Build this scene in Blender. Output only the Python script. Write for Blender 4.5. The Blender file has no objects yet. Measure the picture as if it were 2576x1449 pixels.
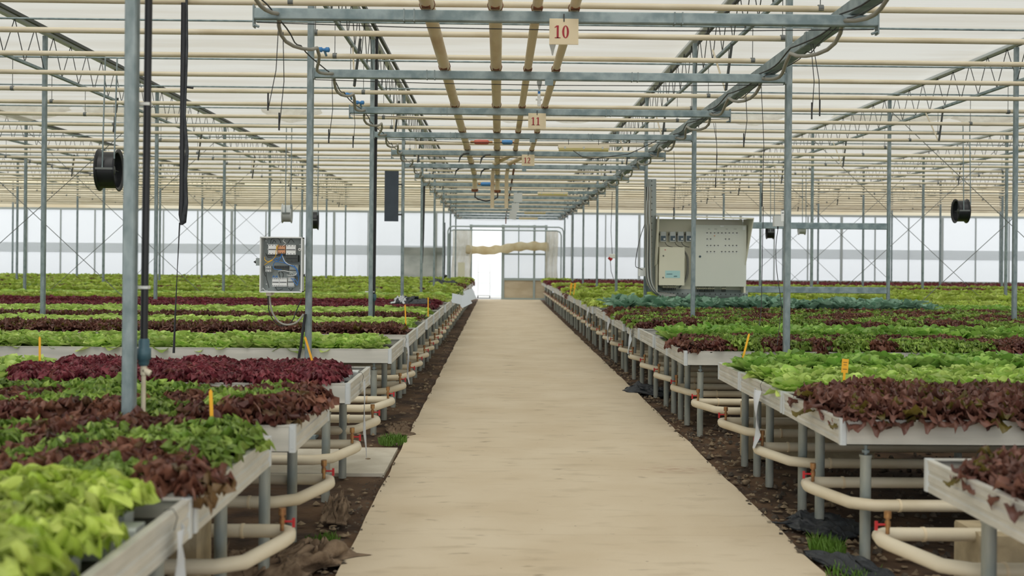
import bpy, math, random
import numpy as np
from mathutils import Vector, Matrix, noise as mnoise
PI = math.pi
random.seed(7)
COL = bpy.context.scene.collection
SC = bpy.context.scene

# ------------------------------------------------------------------ camera
F_PX, CX, HY = 2550.0, 1288.0, 655.0
YAW, ROLL, CAMZ = 0.0133, 0.0088, 1.50
cam = bpy.data.cameras.new('camera'); cam_o = bpy.data.objects.new('camera', cam); COL.objects.link(cam_o)
cam.sensor_width = 36; cam.lens = 36 * F_PX / 2576; cam.shift_y = -(724.5 - HY) / 2576
cam.clip_end = 300; cam.clip_start = 0.05
cam_o.matrix_world = Matrix.Translation((0, 0, CAMZ)) @ Matrix.Rotation(-YAW, 4, 'Z') @ Matrix.Rotation(PI / 2, 4, 'X') @ Matrix.Rotation(ROLL, 4, 'Z')
cam.dof.use_dof = True; cam.dof.focus_distance = 9.2; cam.dof.aperture_fstop = 2.4
SC.camera = cam_o

def at(px, py, d):
    """World point at depth y=d seen at photo pixel (px, py)."""
    u, v = px - CX, HY - py
    a = u * math.cos(ROLL) - v * math.sin(ROLL); b = u * math.sin(ROLL) + v * math.cos(ROLL)
    x = math.sin(YAW) * F_PX + math.cos(YAW) * a; y = math.cos(YAW) * F_PX - math.sin(YAW) * a
    k = d / y
    return Vector((x * k, d, CAMZ + b * k))

# ------------------------------------------------------------------ materials
def newmat(name):
    m = bpy.data.materials.new(name); m.use_nodes = True
    nt = m.node_tree; nt.nodes.clear()
    return m, nt, nt.nodes.new('ShaderNodeOutputMaterial')
def lin(c):
    return tuple(((x / 255) / 12.92 if x / 255 <= 0.04045 else ((x / 255 + 0.055) / 1.055) ** 2.4) for x in c) + (1,)
def mat(name, rgb, rough=0.6, metal=0.0, rgb2=None, scale=8.0, detail=4, bump=0.0, bscale=None, stretch=None, spec=0.5, lo=0.35, hi=0.65, voro=False, emit=None):
    m, nt, out = newmat(name)
    p = nt.nodes.new('ShaderNodeBsdfPrincipled'); nt.links.new(p.outputs[0], out.inputs[0])
    p.inputs['Roughness'].default_value = rough; p.inputs['Metallic'].default_value = metal
    p.inputs['Specular IOR Level'].default_value = spec
    p.inputs['Base Color'].default_value = lin(rgb)
    tc = nt.nodes.new('ShaderNodeTexCoord'); vec = tc.outputs['Object']
    if stretch:
        mp = nt.nodes.new('ShaderNodeMapping'); mp.inputs['Scale'].default_value = stretch
        nt.links.new(vec, mp.inputs[0]); vec = mp.outputs[0]
    if rgb2:
        if voro:
            n = nt.nodes.new('ShaderNodeTexVoronoi'); n.inputs['Scale'].default_value = scale; o = n.outputs['Color']
            bw = nt.nodes.new('ShaderNodeRGBToBW'); nt.links.new(o, bw.inputs[0]); o = bw.outputs[0]
        else:
            n = nt.nodes.new('ShaderNodeTexNoise'); n.inputs['Scale'].default_value = scale; n.inputs['Detail'].default_value = detail; o = n.outputs['Fac']
        nt.links.new(vec, n.inputs['Vector'])
        r = nt.nodes.new('ShaderNodeValToRGB'); r.color_ramp.elements[0].position = lo; r.color_ramp.elements[1].position = hi
        r.color_ramp.elements[0].color = lin(rgb); r.color_ramp.elements[1].color = lin(rgb2)
        nt.links.new(o, r.inputs[0]); nt.links.new(r.outputs[0], p.inputs['Base Color'])
    if bump:
        n2 = nt.nodes.new('ShaderNodeTexNoise'); n2.inputs['Scale'].default_value = bscale or scale * 2; n2.inputs['Detail'].default_value = 6
        nt.links.new(vec, n2.inputs['Vector'])
        b = nt.nodes.new('ShaderNodeBump'); b.inputs['Strength'].default_value = bump; b.inputs['Distance'].default_value = 0.02
        nt.links.new(n2.outputs['Fac'], b.inputs['Height']); nt.links.new(b.outputs[0], p.inputs['Normal'])
    return m

def translucent(name, rgb, tr=0.55, transp=0.12, rgb2=None, scale=2.0, stretch=(1, 1, 1), lo=.4, hi=.62, rgbt=None, rib=0.0):
    m, nt, out = newmat(name)
    dif = nt.nodes.new('ShaderNodeBsdfDiffuse'); trn = nt.nodes.new('ShaderNodeBsdfTranslucent'); tp = nt.nodes.new('ShaderNodeBsdfTransparent')
    mx = nt.nodes.new('ShaderNodeMixShader'); mx.inputs[0].default_value = tr
    my = nt.nodes.new('ShaderNodeMixShader'); my.inputs[0].default_value = transp
    nt.links.new(dif.outputs[0], mx.inputs[1]); nt.links.new(trn.outputs[0], mx.inputs[2])
    nt.links.new(mx.outputs[0], my.inputs[1]); nt.links.new(tp.outputs[0], my.inputs[2]); nt.links.new(my.outputs[0], out.inputs[0])
    dif.inputs[0].default_value = lin(rgb); trn.inputs[0].default_value = lin(rgbt or rgb)
    if rgb2:
        tc = nt.nodes.new('ShaderNodeTexCoord'); mp = nt.nodes.new('ShaderNodeMapping'); mp.inputs['Scale'].default_value = stretch
        n = nt.nodes.new('ShaderNodeTexNoise'); n.inputs['Scale'].default_value = scale; n.inputs['Detail'].default_value = 5
        r = nt.nodes.new('ShaderNodeValToRGB'); r.color_ramp.elements[0].position = lo; r.color_ramp.elements[1].position = hi
        r.color_ramp.elements[0].color = lin(rgb); r.color_ramp.elements[1].color = lin(rgb2)
        nt.links.new(tc.outputs['Object'], mp.inputs[0]); nt.links.new(mp.outputs[0], n.inputs['Vector']); nt.links.new(n.outputs['Fac'], r.inputs[0])
        col = r.outputs[0]
        if rib:
            w = nt.nodes.new('ShaderNodeTexWave'); w.inputs['Scale'].default_value = rib; w.bands_direction = 'Y'; w.inputs['Distortion'].default_value = .6
            nt.links.new(tc.outputs['Object'], w.inputs['Vector'])
            mm = nt.nodes.new('ShaderNodeMapRange'); mm.inputs['To Min'].default_value = .9; mm.inputs['To Max'].default_value = 1.0
            nt.links.new(w.outputs['Fac'], mm.inputs[0])
            ml = nt.nodes.new('ShaderNodeVectorMath'); ml.operation = 'SCALE'
            nt.links.new(col, ml.inputs[0]); nt.links.new(mm.outputs[0], ml.inputs['Scale']); col = ml.outputs[0]
        nt.links.new(col, dif.inputs[0]); nt.links.new(col, trn.inputs[0])
    return m

M = {}
M['galv'] = mat('galvanised_steel', (114, 129, 131), .5, .22, (148, 160, 162), 26, bump=.1, detail=5, stretch=(1, 1, .4), lo=.35, hi=.7)
M['galv_dark'] = mat('weathered_galvanised_beam', (116, 134, 138), .5, .2, (150, 165, 168), 9, detail=6, bump=.1, lo=.38, hi=.62)
M['leg'] = mat('galvanised_leg_steel', (134, 142, 138), .5, .2, (164, 166, 156), 14, stretch=(1, 1, .3), bump=.1)
M['alu'] = mat('bench_aluminium', (186, 186, 178), .42, .2, (210, 208, 199), 6, stretch=(.3, 1, 3), lo=.3, hi=.7)
M['alu_cap'] = mat('aluminium_corner', (200, 206, 208), .4, .2)
M['liner'] = mat('black_tray_liner', (34, 36, 36), .75, 0, (70, 68, 62), 10, bump=.3)
M['cream'] = mat('cream_painted_pipe', (216, 206, 182), .5, 0, (194, 180, 150), 6, detail=7, stretch=(.35, .35, 1), lo=.45, hi=.75, bump=.06)
M['cream_rust'] = mat('cream_pipe_rusty', (222, 206, 174), .55, 0, (176, 136, 92), 3.2, detail=8, stretch=(1, .35, 1), lo=.5, hi=.85, bump=.08)
M['rust'] = mat('rusty_steel', (146, 92, 60), .75, .2, (96, 58, 40), 20, bump=.3)
M['brass'] = mat('brass_fitting', (176, 136, 86), .4, .5, (140, 96, 64), 30)
M['red'] = mat('red_paint', (178, 34, 40), .4)
M['black'] = mat('black_plastic', (24, 26, 30), .42, 0, (34, 36, 40), 6)
M['black_soft'] = mat('black_film', (34, 38, 44), .55, 0, (58, 62, 66), 12, bump=.5)
M['slate'] = mat('slate_board', (50, 60, 72), .6, 0, (58, 68, 80), 5)
M['grey_box'] = mat('grey_enclosure', (146, 154, 152), .5)
M['grey_light'] = mat('light_grey_plastic', (196, 200, 198), .5)
M['beige'] = mat('beige_cabinet_paint', (216, 212, 190), .45, 0, (208, 205, 184), 1.4)
M['beige_door'] = mat('grey_beige_door', (204, 206, 194), .42, 0, (198, 201, 190), 1.2)
M['cream_panel'] = mat('cream_sign_board', (222, 208, 176), .6)
M['sign_red'] = mat('sign_red_paint', (158, 34, 48), .6)
M['white'] = mat('white_plastic', (226, 228, 226), .45)
M['paper'] = translucent('white_paper_sheet', (222, 226, 230), .3, 0)
M['greyfilm'] = mat('grey_tag_film', (196, 204, 210), .6)
M['cable'] = mat('grey_cable', (150, 148, 138), .6)
M['wire'] = mat('dark_wire', (44, 46, 46), .6)
M['wire_steel'] = mat('steel_wire', (110, 114, 112), .5, .3)
M['blue'] = mat('blue_insulated_wire', (52, 118, 190), .5)
M['bluepipe'] = mat('blue_painted_cylinder', (62, 130, 190), .45)
M['redpipe'] = mat('faded_red_cylinder', (188, 96, 80), .5)
M['yellow_wire'] = mat('yellow_wire', (226, 176, 40), .5)
M['orange'] = mat('orange_relay', (208, 150, 110), .5)
M['yellow'] = mat('yellow_plant_tag', (240, 176, 40), .5)
M['ink'] = mat('ink', (60, 50, 40), .7)
M['teal'] = mat('dark_teal_coupling', (64, 96, 108), .45)
M['teal_face'] = mat('teal_gauge_face', (44, 72, 84), .3)
M['cyan_label'] = mat('pale_cyan_label', (166, 204, 202), .5)
M['lamp'] = mat('yellowed_lamp_cover', (214, 204, 140), .4)
M['roll'] = translucent('tan_plastic_sheet', (232, 224, 198), .6, .05, (214, 200, 166), 3)
M['clear_sheet'] = translucent('hanging_clear_plastic', (236, 234, 224), .5, .2, (214, 208, 190), 2)
M['concrete_block'] = mat('concrete_block', (184, 168, 136), .9, 0, (160, 146, 118), 9, bump=.3)
M['pale_slab'] = mat('pale_concrete_pad', (214, 208, 192), .85, 0, (196, 188, 170), 5, bump=.1)
M['stone'] = mat('earthy_stone', (150, 132, 106), .9, 0, (108, 92, 72), 12, bump=.4)
M['gravel'] = mat('dark_gravel', (96, 84, 70), .9, 0, (56, 50, 44), 18, bump=.4)
M['cloth'] = mat('muddy_cloth', (138, 118, 96), .95, 0, (96, 78, 60), 14, bump=.6)
M['grass'] = mat('green_grass', (84, 120, 34), .6)
M['white_frame'] = mat('white_trolley_paint', (226, 226, 226), .5)
M['mullion'] = mat('grey_mullion', (172, 180, 180), .5, .2)
M['door_steel'] = mat('door_frame_steel', (158, 172, 172), .5, .3)
M['kick'] = mat('beige_lower_panel', (196, 184, 160), .7, 0, (178, 164, 138), 4, stretch=(.4, 1, 1))
M['pot'] = mat('white_growing_channel', (216, 222, 220), .5)
M['snow'] = mat('bright_yard', (158, 158, 156), .9)

# concrete path: cream, worn streaks across, dark stains, red brown scuff
def path_mat():
    m, nt, out = newmat('worn_concrete_path')
    p = nt.nodes.new('ShaderNodeBsdfPrincipled'); nt.links.new(p.outputs[0], out.inputs[0]); p.inputs['Roughness'].default_value = .85; p.inputs['Specular IOR Level'].default_value = .25
    tc = nt.nodes.new('ShaderNodeTexCoord')
    def nz(scale, st, lo, hi, det=6):
        mp = nt.nodes.new('ShaderNodeMapping'); mp.inputs['Scale'].default_value = st
        n = nt.nodes.new('ShaderNodeTexNoise'); n.inputs['Scale'].default_value = scale; n.inputs['Detail'].default_value = det
        r = nt.nodes.new('ShaderNodeMapRange'); r.inputs['From Min'].default_value = lo; r.inputs['From Max'].default_value = hi
        nt.links.new(tc.outputs['Object'], mp.inputs[0]); nt.links.new(mp.outputs[0], n.inputs['Vector']); nt.links.new(n.outputs['Fac'], r.inputs[0])
        return r.outputs[0]
    def mix(a, b, f):
        x = nt.nodes.new('ShaderNodeMix'); x.data_type = 'RGBA'
        nt.links.new(f, x.inputs['Factor'])
        if isinstance(a, tuple): x.inputs['A'].default_value = a
        else: nt.links.new(a, x.inputs['A'])
        x.inputs['B'].default_value = b
        return x.outputs['Result']
    c = mix(lin((214, 200, 175)), lin((201, 184, 156)), nz(1.4, (.9, 1.1, 1), .35, .75))
    c = mix(c, lin((184, 168, 142)), nz(4, (.7, 2.2, 1), .55, .85))
    c = mix(c, lin((120, 104, 84)), nz(4.5, (.8, 2, 1), .66, .8))
    c = mix(c, lin((110, 92, 70)), nz(26, (1, 1.6, 1), .72, .77, 3))
    # reddish brown scuff with a place of its own near the right edge
    vs_ = nt.nodes.new('ShaderNodeMapping'); vs_.inputs['Location'].default_value = (-1.33 * 2.6, -7.3 * 5, 0); vs_.inputs['Scale'].default_value = (2.6, 5, 1)
    nt.links.new(tc.outputs['Object'], vs_.inputs[0]); ln = nt.nodes.new('ShaderNodeVectorMath'); ln.operation = 'LENGTH'; nt.links.new(vs_.outputs[0], ln.inputs[0])
    mr = nt.nodes.new('ShaderNodeMapRange'); mr.inputs['From Min'].default_value = 1.0; mr.inputs['From Max'].default_value = .2; nt.links.new(ln.outputs['Value'], mr.inputs[0])
    mu = nt.nodes.new('ShaderNodeMath'); mu.operation = 'MULTIPLY'; nt.links.new(mr.outputs[0], mu.inputs[0]); nt.links.new(nz(9, (1, 6, 1), .5, .75, 8), mu.inputs[1])
    c = mix(c, lin((150, 92, 76)), mu.outputs[0])
    nt.links.new(c, p.inputs['Base Color'])
    b = nt.nodes.new('ShaderNodeBump'); b.inputs['Strength'].default_value = .15; b.inputs['Distance'].default_value = .01
    nt.links.new(nz(60, (1, 1, 1), 0, 1), b.inputs['Height']); nt.links.new(b.outputs[0], p.inputs['Normal'])
    return m
M['path'] = path_mat()
M['dirt'] = mat('brown_soil', (104, 80, 58), .95, 0, (62, 46, 34), 3.5, detail=10, bump=.8, bscale=14, lo=.38, hi=.62)
M['ceiling'] = translucent('cream_shade_cloth', (170, 168, 160), .36, .13, (158, 153, 140), 1.1, (.25, 1.5, 1), rib=9)
M['gable'] = translucent('cream_gable_sheet', (238, 232, 216), .72, .1, (226, 216, 194), 1.4, (.2, 1, 3))
M['wall'] = translucent('white_polycarbonate', (232, 234, 236), .7, .33)
M['wall_band'] = translucent('grey_wall_band', (226, 229, 230), .66, .24)
M['swag'] = translucent('gathered_cloth', (240, 236, 222), .6, .45, (210, 200, 178), 4)
M['fix'] = mat('dark_bracket', (70, 74, 72), .5, .4)

def leaf_material():
    m, nt, out = newmat('leaf')
    at_ = nt.nodes.new('ShaderNodeAttribute'); at_.attribute_name = 'pigment'
    oi = nt.nodes.new('ShaderNodeObjectInfo')
    mr = nt.nodes.new('ShaderNodeMapRange'); mr.inputs['To Min'].default_value = .8; mr.inputs['To Max'].default_value = 1.2
    nt.links.new(oi.outputs['Random'], mr.inputs[0])
    sc = nt.nodes.new('ShaderNodeVectorMath'); sc.operation = 'SCALE'
    nt.links.new(at_.outputs['Color'], sc.inputs[0]); nt.links.new(mr.outputs[0], sc.inputs['Scale'])
    p = nt.nodes.new('ShaderNodeBsdfPrincipled'); p.inputs['Roughness'].default_value = .38; p.inputs['Specular IOR Level'].default_value = .5
    t = nt.nodes.new('ShaderNodeBsdfTranslucent'); mx = nt.nodes.new('ShaderNodeMixShader'); mx.inputs[0].default_value = .36
    nt.links.new(sc.outputs[0], p.inputs['Base Color']); nt.links.new(sc.outputs[0], t.inputs[0])
    nt.links.new(p.outputs[0], mx.inputs[1]); nt.links.new(t.outputs[0], mx.inputs[2]); nt.links.new(mx.outputs[0], out.inputs[0])
    return m
M['leaf'] = leaf_material()

# ------------------------------------------------------------------ mesh builder
class MB:
    def __init__(s): s.v = []; s.f = []; s.sm = []
    def add(s, vs, fs, smooth=False):
        o = len(s.v); s.v += [tuple(v) for v in vs]
        for f in fs: s.f.append([i + o for i in f]); s.sm.append(smooth)
        return s
    def box(s, x0, x1, y0, y1, z0, z1):
        return s.add([(x0, y0, z0), (x1, y0, z0), (x1, y1, z0), (x0, y1, z0), (x0, y0, z1), (x1, y0, z1), (x1, y1, z1), (x0, y1, z1)],
                     [(0, 3, 2, 1), (4, 5, 6, 7), (0, 1, 5, 4), (1, 2, 6, 5), (2, 3, 7, 6), (3, 0, 4, 7)])
    def bev(s, x0, x1, y0, y1, z0, z1, b):
        """box with its four long edges (along the longest side) chamfered"""
        d = [x1 - x0, y1 - y0, z1 - z0]; k = d.index(max(d)); lo = [x0, y0, z0]; hi = [x1, y1, z1]
        i, j = [(1, 2), (2, 0), (0, 1)][k]
        prof = [(lo[i] + b, lo[j]), (hi[i] - b, lo[j]), (hi[i], lo[j] + b), (hi[i], hi[j] - b), (hi[i] - b, hi[j]), (lo[i] + b, hi[j]), (lo[i], hi[j] - b), (lo[i], lo[j] + b)]
        vs = []
        for e in (lo[k], hi[k]):
            for a, c in prof:
                p = [0, 0, 0]; p[k] = e; p[i] = a; p[j] = c; vs.append(tuple(p))
        n = 8
        return s.add(vs, [(q, (q + 1) % n, (q + 1) % n + n, q + n) for q in range(n)] + [tuple(range(n))[::-1], tuple(range(n, 2 * n))])
    def tube(s, pts, r, n=8, cap=True):
        pts = [Vector(p) for p in pts]; vs = []; up = None
        rr = r if isinstance(r, (list, tuple)) else [r] * len(pts)
        for i, p in enumerate(pts):
            t = (pts[min(i + 1, len(pts) - 1)] - pts[max(i - 1, 0)]).normalized()
            if up is None: up = Vector((0, 0, 1)) if abs(t.z) < .9 else Vector((1, 0, 0))
            a = (up - t * up.dot(t))
            if a.length < 1e-6: a = t.orthogonal()
            a.normalize(); up = a; b = t.cross(a)
            for k in range(n):
                q = 2 * PI * k / n; vs.append(p + (a * math.cos(q) + b * math.sin(q)) * rr[i])
        fs = [(i * n + k, i * n + (k + 1) % n, (i + 1) * n + (k + 1) % n, (i + 1) * n + k) for i in range(len(pts) - 1) for k in range(n)]
        s.add(vs, fs, True)
        if cap:
            s.add(vs[:n], [tuple(range(n))[::-1]]); s.add(vs[-n:], [tuple(range(n))])
        return s
    def cyl(s, a, b, r, n=12, r2=None): return s.tube([a, b], [r, r2 if r2 is not None else r], n)
    def lathe(s, prof, c, axis='Z', n=20):
        """prof: (radius, height) list turned about an axis through c"""
        vs = []
        for r, h in prof:
            for k in range(n):
                q = 2 * PI * k / n; x, y, z = r * math.cos(q), r * math.sin(q), h
                if axis == 'X': x, y, z = z, x, y
                if axis == 'Y': x, y, z = y, z, x
                vs.append((c[0] + x, c[1] + y, c[2] + z))
        return s.add(vs, [(i * n + k, i * n + (k + 1) % n, (i + 1) * n + (k + 1) % n, (i + 1) * n + k) for i in range(len(prof) - 1) for k in range(n)], True)
    def sheet(s, grid):
        ny = len(grid); nx = len(grid[0]); vs = [p for row in grid for p in row]
        return s.add(vs, [(j * nx + i, j * nx + i + 1, (j + 1) * nx + i + 1, (j + 1) * nx + i) for j in range(ny - 1) for i in range(nx - 1)], True)
    def mesh(s, name, m, origin=(0, 0, 0)):
        me = bpy.data.meshes.new(name)
        ox, oy, oz = origin
        me.from_pydata([(x - ox, y - oy, z - oz) for x, y, z in s.v], [], s.f)
        me.polygons.foreach_set('use_smooth', s.sm); me.materials.append(m); me.update()
        return me
def obj(name, mb, m, parent=None, origin=(0, 0, 0), label=None):
    if isinstance(m, str): m = M[m]
    me = mb.mesh(name, m, origin) if isinstance(mb, MB) else mb
    o = bpy.data.objects.new(name, me); COL.objects.link(o); o.location = origin
    if parent is not None: o.parent = parent; 
    if label: o['label'] = label
    return o
def tag(o, label=None, cat=None, group=None, kind=None):
    if label: o['label'] = label
    if cat: o['category'] = cat
    if group: o['group'] = group
    if kind: o['kind'] = kind
    return o
def thing(name, label, cat, loc=(0, 0, 0), group=None):
    o = bpy.data.objects.new(name, None); COL.objects.link(o); o.location = loc; o.empty_display_size = .1
    return tag(o, label, cat, group)
def one(name, mb, m, label, cat, group=None, origin=None):
    if origin is None:
        v = mb.v[0]; xs = [p[0] for p in mb.v]; ys = [p[1] for p in mb.v]; zs = [p[2] for p in mb.v]
        origin = ((min(xs) + max(xs)) / 2, (min(ys) + max(ys)) / 2, min(zs))
    return tag(obj(name, mb, m, None, origin), label, cat, group)
def dup(root, loc, label=None, group=None):
    r = root.copy(); COL.objects.link(r); r.location = loc
    if label: r['label'] = label
    if group: r['group'] = group
    for ch in list(root.children):
        c = ch.copy(); COL.objects.link(c); c.parent = r
        for g in list(ch.children):
            d = g.copy(); COL.objects.link(d); d.parent = c
    return r
def struct(name, mb, m, label=None):
    o = obj(name, mb, m); o['kind'] = 'structure'
    if label: o['label'] = label
    return o
ORD = 'first second third fourth fifth sixth seventh eighth ninth tenth eleventh twelfth thirteenth fourteenth fifteenth sixteenth seventeenth eighteenth nineteenth twentieth'.split()
def ordn(i):
    if i < 20: return ORD[i]
    t, u = divmod(i + 1, 10)
    T = {2: 'twenty', 3: 'thirty', 4: 'forty'}[t]
    return T + '-' + ORD[u - 1] if u else {2: 'twentieth', 3: 'thirtieth', 4: 'fortieth'}[t]

# ------------------------------------------------------------------ layout constants
D = 2.085
def yn(n): return D * (n + 2.13)
ROWS_L = [-1.605 - 4.1 * k for k in range(5)]
ROWS_R = [2.46 + 4.09 * k for k in range(5)]
ROWN = ['row beside the path', 'second row out', 'third row out', 'fourth row out', 'fifth row out']
WALLY = 38.9
ZB = .732   # bench rim height
RAIL = .125

# ------------------------------------------------------------------ setting
def jitter_edge(x, side, y): return x + .018 * mnoise.noise(Vector((x * 3, y * 2.2, side)))
g = MB(); nx, ny = 150, 330
rows = []
for j in range(ny + 1):
    y = -10 + 50 * (j / ny)
    row = []
    for i in range(nx + 1):
        t = (i / nx) * 2 - 1; x = .4 + 25 * (abs(t) ** 2.2) * (1 if t > 0 else -1)
        z = -.03 + .022 * mnoise.noise(Vector((x * 2.3, y * 2.3, 0))) + .012 * mnoise.noise(Vector((x * 9, y * 9, 3)))
        if -.74 < x < 1.57: z = -.06
        row.append((x, y, z))
    rows.append(row)
g.sheet(rows); struct('floor', g, 'dirt', 'brown soil ground under the benches')
p = MB(); yj = [-9.9, 4.02, 5.55, 7.3, 9.4, 12.4, 17, 24, 31, 38.9]
for a, b in zip(yj, yj[1:]):
    n = max(6, int((b - a) / .12)); L, R = [], []
    for k in range(n + 1):
        y = a + .0015 + (b - a - .003) * k / n
        L.append((jitter_edge(-.757, 1, y), y)); R.append((jitter_edge(1.595, 2, y), y))
    vs = [(x, y, .0) for x, y in L] + [(x, y, .0) for x, y in R] + [(x, y, -.08) for x, y in L] + [(x, y, -.08) for x, y in R]
    m_ = n + 1; fs = [(k, m_ + k, m_ + k + 1, k + 1) for k in range(n)] + [(k + 1, 2 * m_ + k + 1, 2 * m_ + k, k) for k in range(n)] + [(m_ + k, 3 * m_ + k, 3 * m_ + k + 1, m_ + k + 1) for k in range(n)]
    fs += [(0, 2 * m_, 3 * m_, m_), (n, m_ + n, 3 * m_ + n, 2 * m_ + n)]
    p.add(vs, fs)
struct('floor_path', p, 'path', 'worn cream concrete path between the benches')
sc_ = MB().box(-3.4, -.79, 7.12, 8.1, -.05, -.002); one('concrete_pad', sc_, 'pale_slab', 'pale flat concrete pad joining the path under the left benches', 'concrete pad')
struct('floor_yard', MB().box(-30, 32, WALLY + .1, 70, -.3, -.04), 'snow', 'bright yard outside the far wall')

struct('wall_outside', MB().box(-6, 6, 43.2, 43.25, -.1, 4.4), 'wall', 'white wall of the yard beyond the doorway')
# ceiling shade cloth with shallow sag between ties
c = MB(); rows = []
for j in range(161):
    y = -4 + 42.8 * j / 160; row = []
    for i in range(61):
        x = -22.5 + 46.5 * i / 60
        ph = (y / D - 2.13) % 1
        z = 4.43 - .05 * math.sin(PI * ph) + .02 * mnoise.noise(Vector((x * .7, y * 1.3, 5)))
        row.append((x, y, z))
    rows.append(row)
c.sheet(rows); struct('ceiling', c, 'ceiling', 'cream shade cloth stretched above the trusses')
# far wall with opening for the doorway, panels, band
dx0, dx1 = -1.12, 1.86
w = MB()
for x0, x1 in ((-22.5, dx0), (dx1, 24)):
    w.box(x0, x1, WALLY, WALLY + .012, 0, 3.32)
w.box(.15, dx1, WALLY, WALLY + .012, .76, 2.74)
w.box(dx0, dx1, WALLY, WALLY + .012, 2.74, 3.32)
struct('wall_far', w, 'wall', 'white translucent far wall panels')
w = MB()
for x0, x1 in ((-22.5, dx0), (dx1, 24)): w.box(x0, x1, WALLY - .03, WALLY - .01, 1.66, 2.03)
struct('trim_1', w, 'wall_band', 'grey horizontal band on the far wall')
struct('wall_gable', MB().box(-22.5, 24, WALLY - .02, WALLY + .0, 3.33, 4.6), 'gable', 'cream sheet above the far wall')
w = MB()
x = -21.9; k = 0
while x < 24:
    if not (dx0 - .1 < x < dx1 + .1): w.box(x - (.022 if k % 3 else .045), x + (.022 if k % 3 else .045), WALLY - .055, WALLY - .003, 0, 3.34)
    x += 1.3; k += 1
w.box(-22.5, dx0, WALLY - .05, WALLY, 3.28, 3.36); w.box(dx1, 24, WALLY - .05, WALLY, 3.28, 3.36)
w.box(-22.5, dx0, WALLY - .06, WALLY - .01, .78, .83); w.box(dx1, 24, WALLY - .06, WALLY - .01, .78, .83)
struct('trim_2', w, 'mullion', 'grey mullions of the far wall')
struct('wall_left', MB().box(-22.55, -22.5, -4, WALLY, 0, 4.5), 'wall')
struct('wall_right', MB().box(24, 24.05, -4, WALLY, 0, 4.5), 'wall')

# doorway partition
dr = bpy.data.objects.new('door_1', None); COL.objects.link(dr); dr['kind'] = 'structure'; dr['label'] = 'glazed doorway at the end of the path'
f = MB(); y0, y1 = WALLY - .09, WALLY - .01
for xx, ww in ((-1.06, .05), (.17, .055), (.77, .02), (1.37, .04), (1.82, .045)): f.box(xx - ww, xx + ww, y0, y1, 0 if xx != .77 else .76, 2.86)
for zz, hh in ((2.8, .04), (1.74, .03), (.78, .045), (.03, .03)): f.box(.17 if zz < 2.7 else -1.06, 1.82, y0 + .004, y1 - .004, zz - hh, zz + hh)
obj('door_frame', f, 'door_steel', dr)
obj('kick_panel', MB().box(.2, 1.8, WALLY - .05, WALLY - .03, .06, .74), 'kick', dr)
# ------------------------------------------------------------------ posts
def post_proto(w=.052):
    """square tube post with foot plate, standing on the ground to the truss"""
    m = MB().bev(-w / 2, w / 2, -w / 2, w / 2, 0, 4.26, .006)
    return m.mesh('steel_post', M['galv'])
post_me = post_proto()
plate_me = MB().box(-.08, .08, -.08, .08, -.02, .012).mesh('foot_plate', M['galv_dark'])
bolt = MB(); bolt.cyl((0, -.031, 0), (0, -.038, 0), .009, 8); bolt_me = bolt.mesh('bolt', M['grey_light'])
def post(x, n, label):
    t = thing('steel_post', label, 'post', (x, yn(n), 0), 'galvanised posts of the hall')
    obj('tube', post_me, None, t) if False else None
    o = bpy.data.objects.new('shaft', post_me); COL.objects.link(o); o.parent = t
    o = bpy.data.objects.new('foot_plate', plate_me); COL.objects.link(o); o.parent = t
    return t
for side, rws in (('left', ROWS_L), ('right', ROWS_R)):
    for k, X in enumerate(rws):
        ns = [n for n in range(0, 18, 2) if abs(X) < .53 * yn(n) + .8]
        for q, n in enumerate(ns):
            t = post(X, n, f'square galvanised post, {side} side, {ROWN[k]}, {ordn(q)} from the camera')
# bolts on the near left post
# ------------------------------------------------------------------ trusses over each post row
def truss(X, side, k):
    t = thing('roof_truss', f'long lattice truss under the shade cloth, {side} side, above the {ROWN[k]}', 'truss', (X, 20, 4.2), 'lattice roof trusses')
    O = (X, 20, 4.2)
    def ob(n, m, mt): o = obj(n, m, mt, t); o.location = (-X, -20, -4.2); return o
    ya, yb = -2, WALLY - .1
    ob('upper_chord', MB().bev(X - .05, X + .03, ya, yb, 4.28, 4.33, .008), 'alu_cap')
    ob('gutter_strip', MB().box(X + .06, X + .1, ya, yb, 4.3, 4.34), 'fix')
    ob('lower_chord', MB().bev(X - .02, X + .02, ya, yb, 3.80, 3.84, .006), 'galv_dark')
    w = MB(); y = ya + .2; s = 1
    while y < yb - .4:
        w.cyl((X, y, 3.83), (X, y + .26, 4.29), .0055, 5); w.cyl((X, y + .26, 4.29), (X, y + .52, 3.83), .0055, 5); y += .52
    ob('lattice', w, 'fix')
for side, rws in (('left', ROWS_L[:4]), ('right', ROWS_R[:4])):
    for k, X in enumerate(rws): truss(X, side, k)
# thin transverse ties
for n in range(1, 18):
    y = yn(n) + .12
    m = MB().cyl((-21, y, 4.02), (22.5, y, 4.02), .011, 6)
    one('tie_tube', m, 'galv_dark', f'thin dark tie tube between the trusses, {ordn(n - 1)} from the camera', 'tie tube', 'thin tie tubes crossing the trusses')
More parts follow.
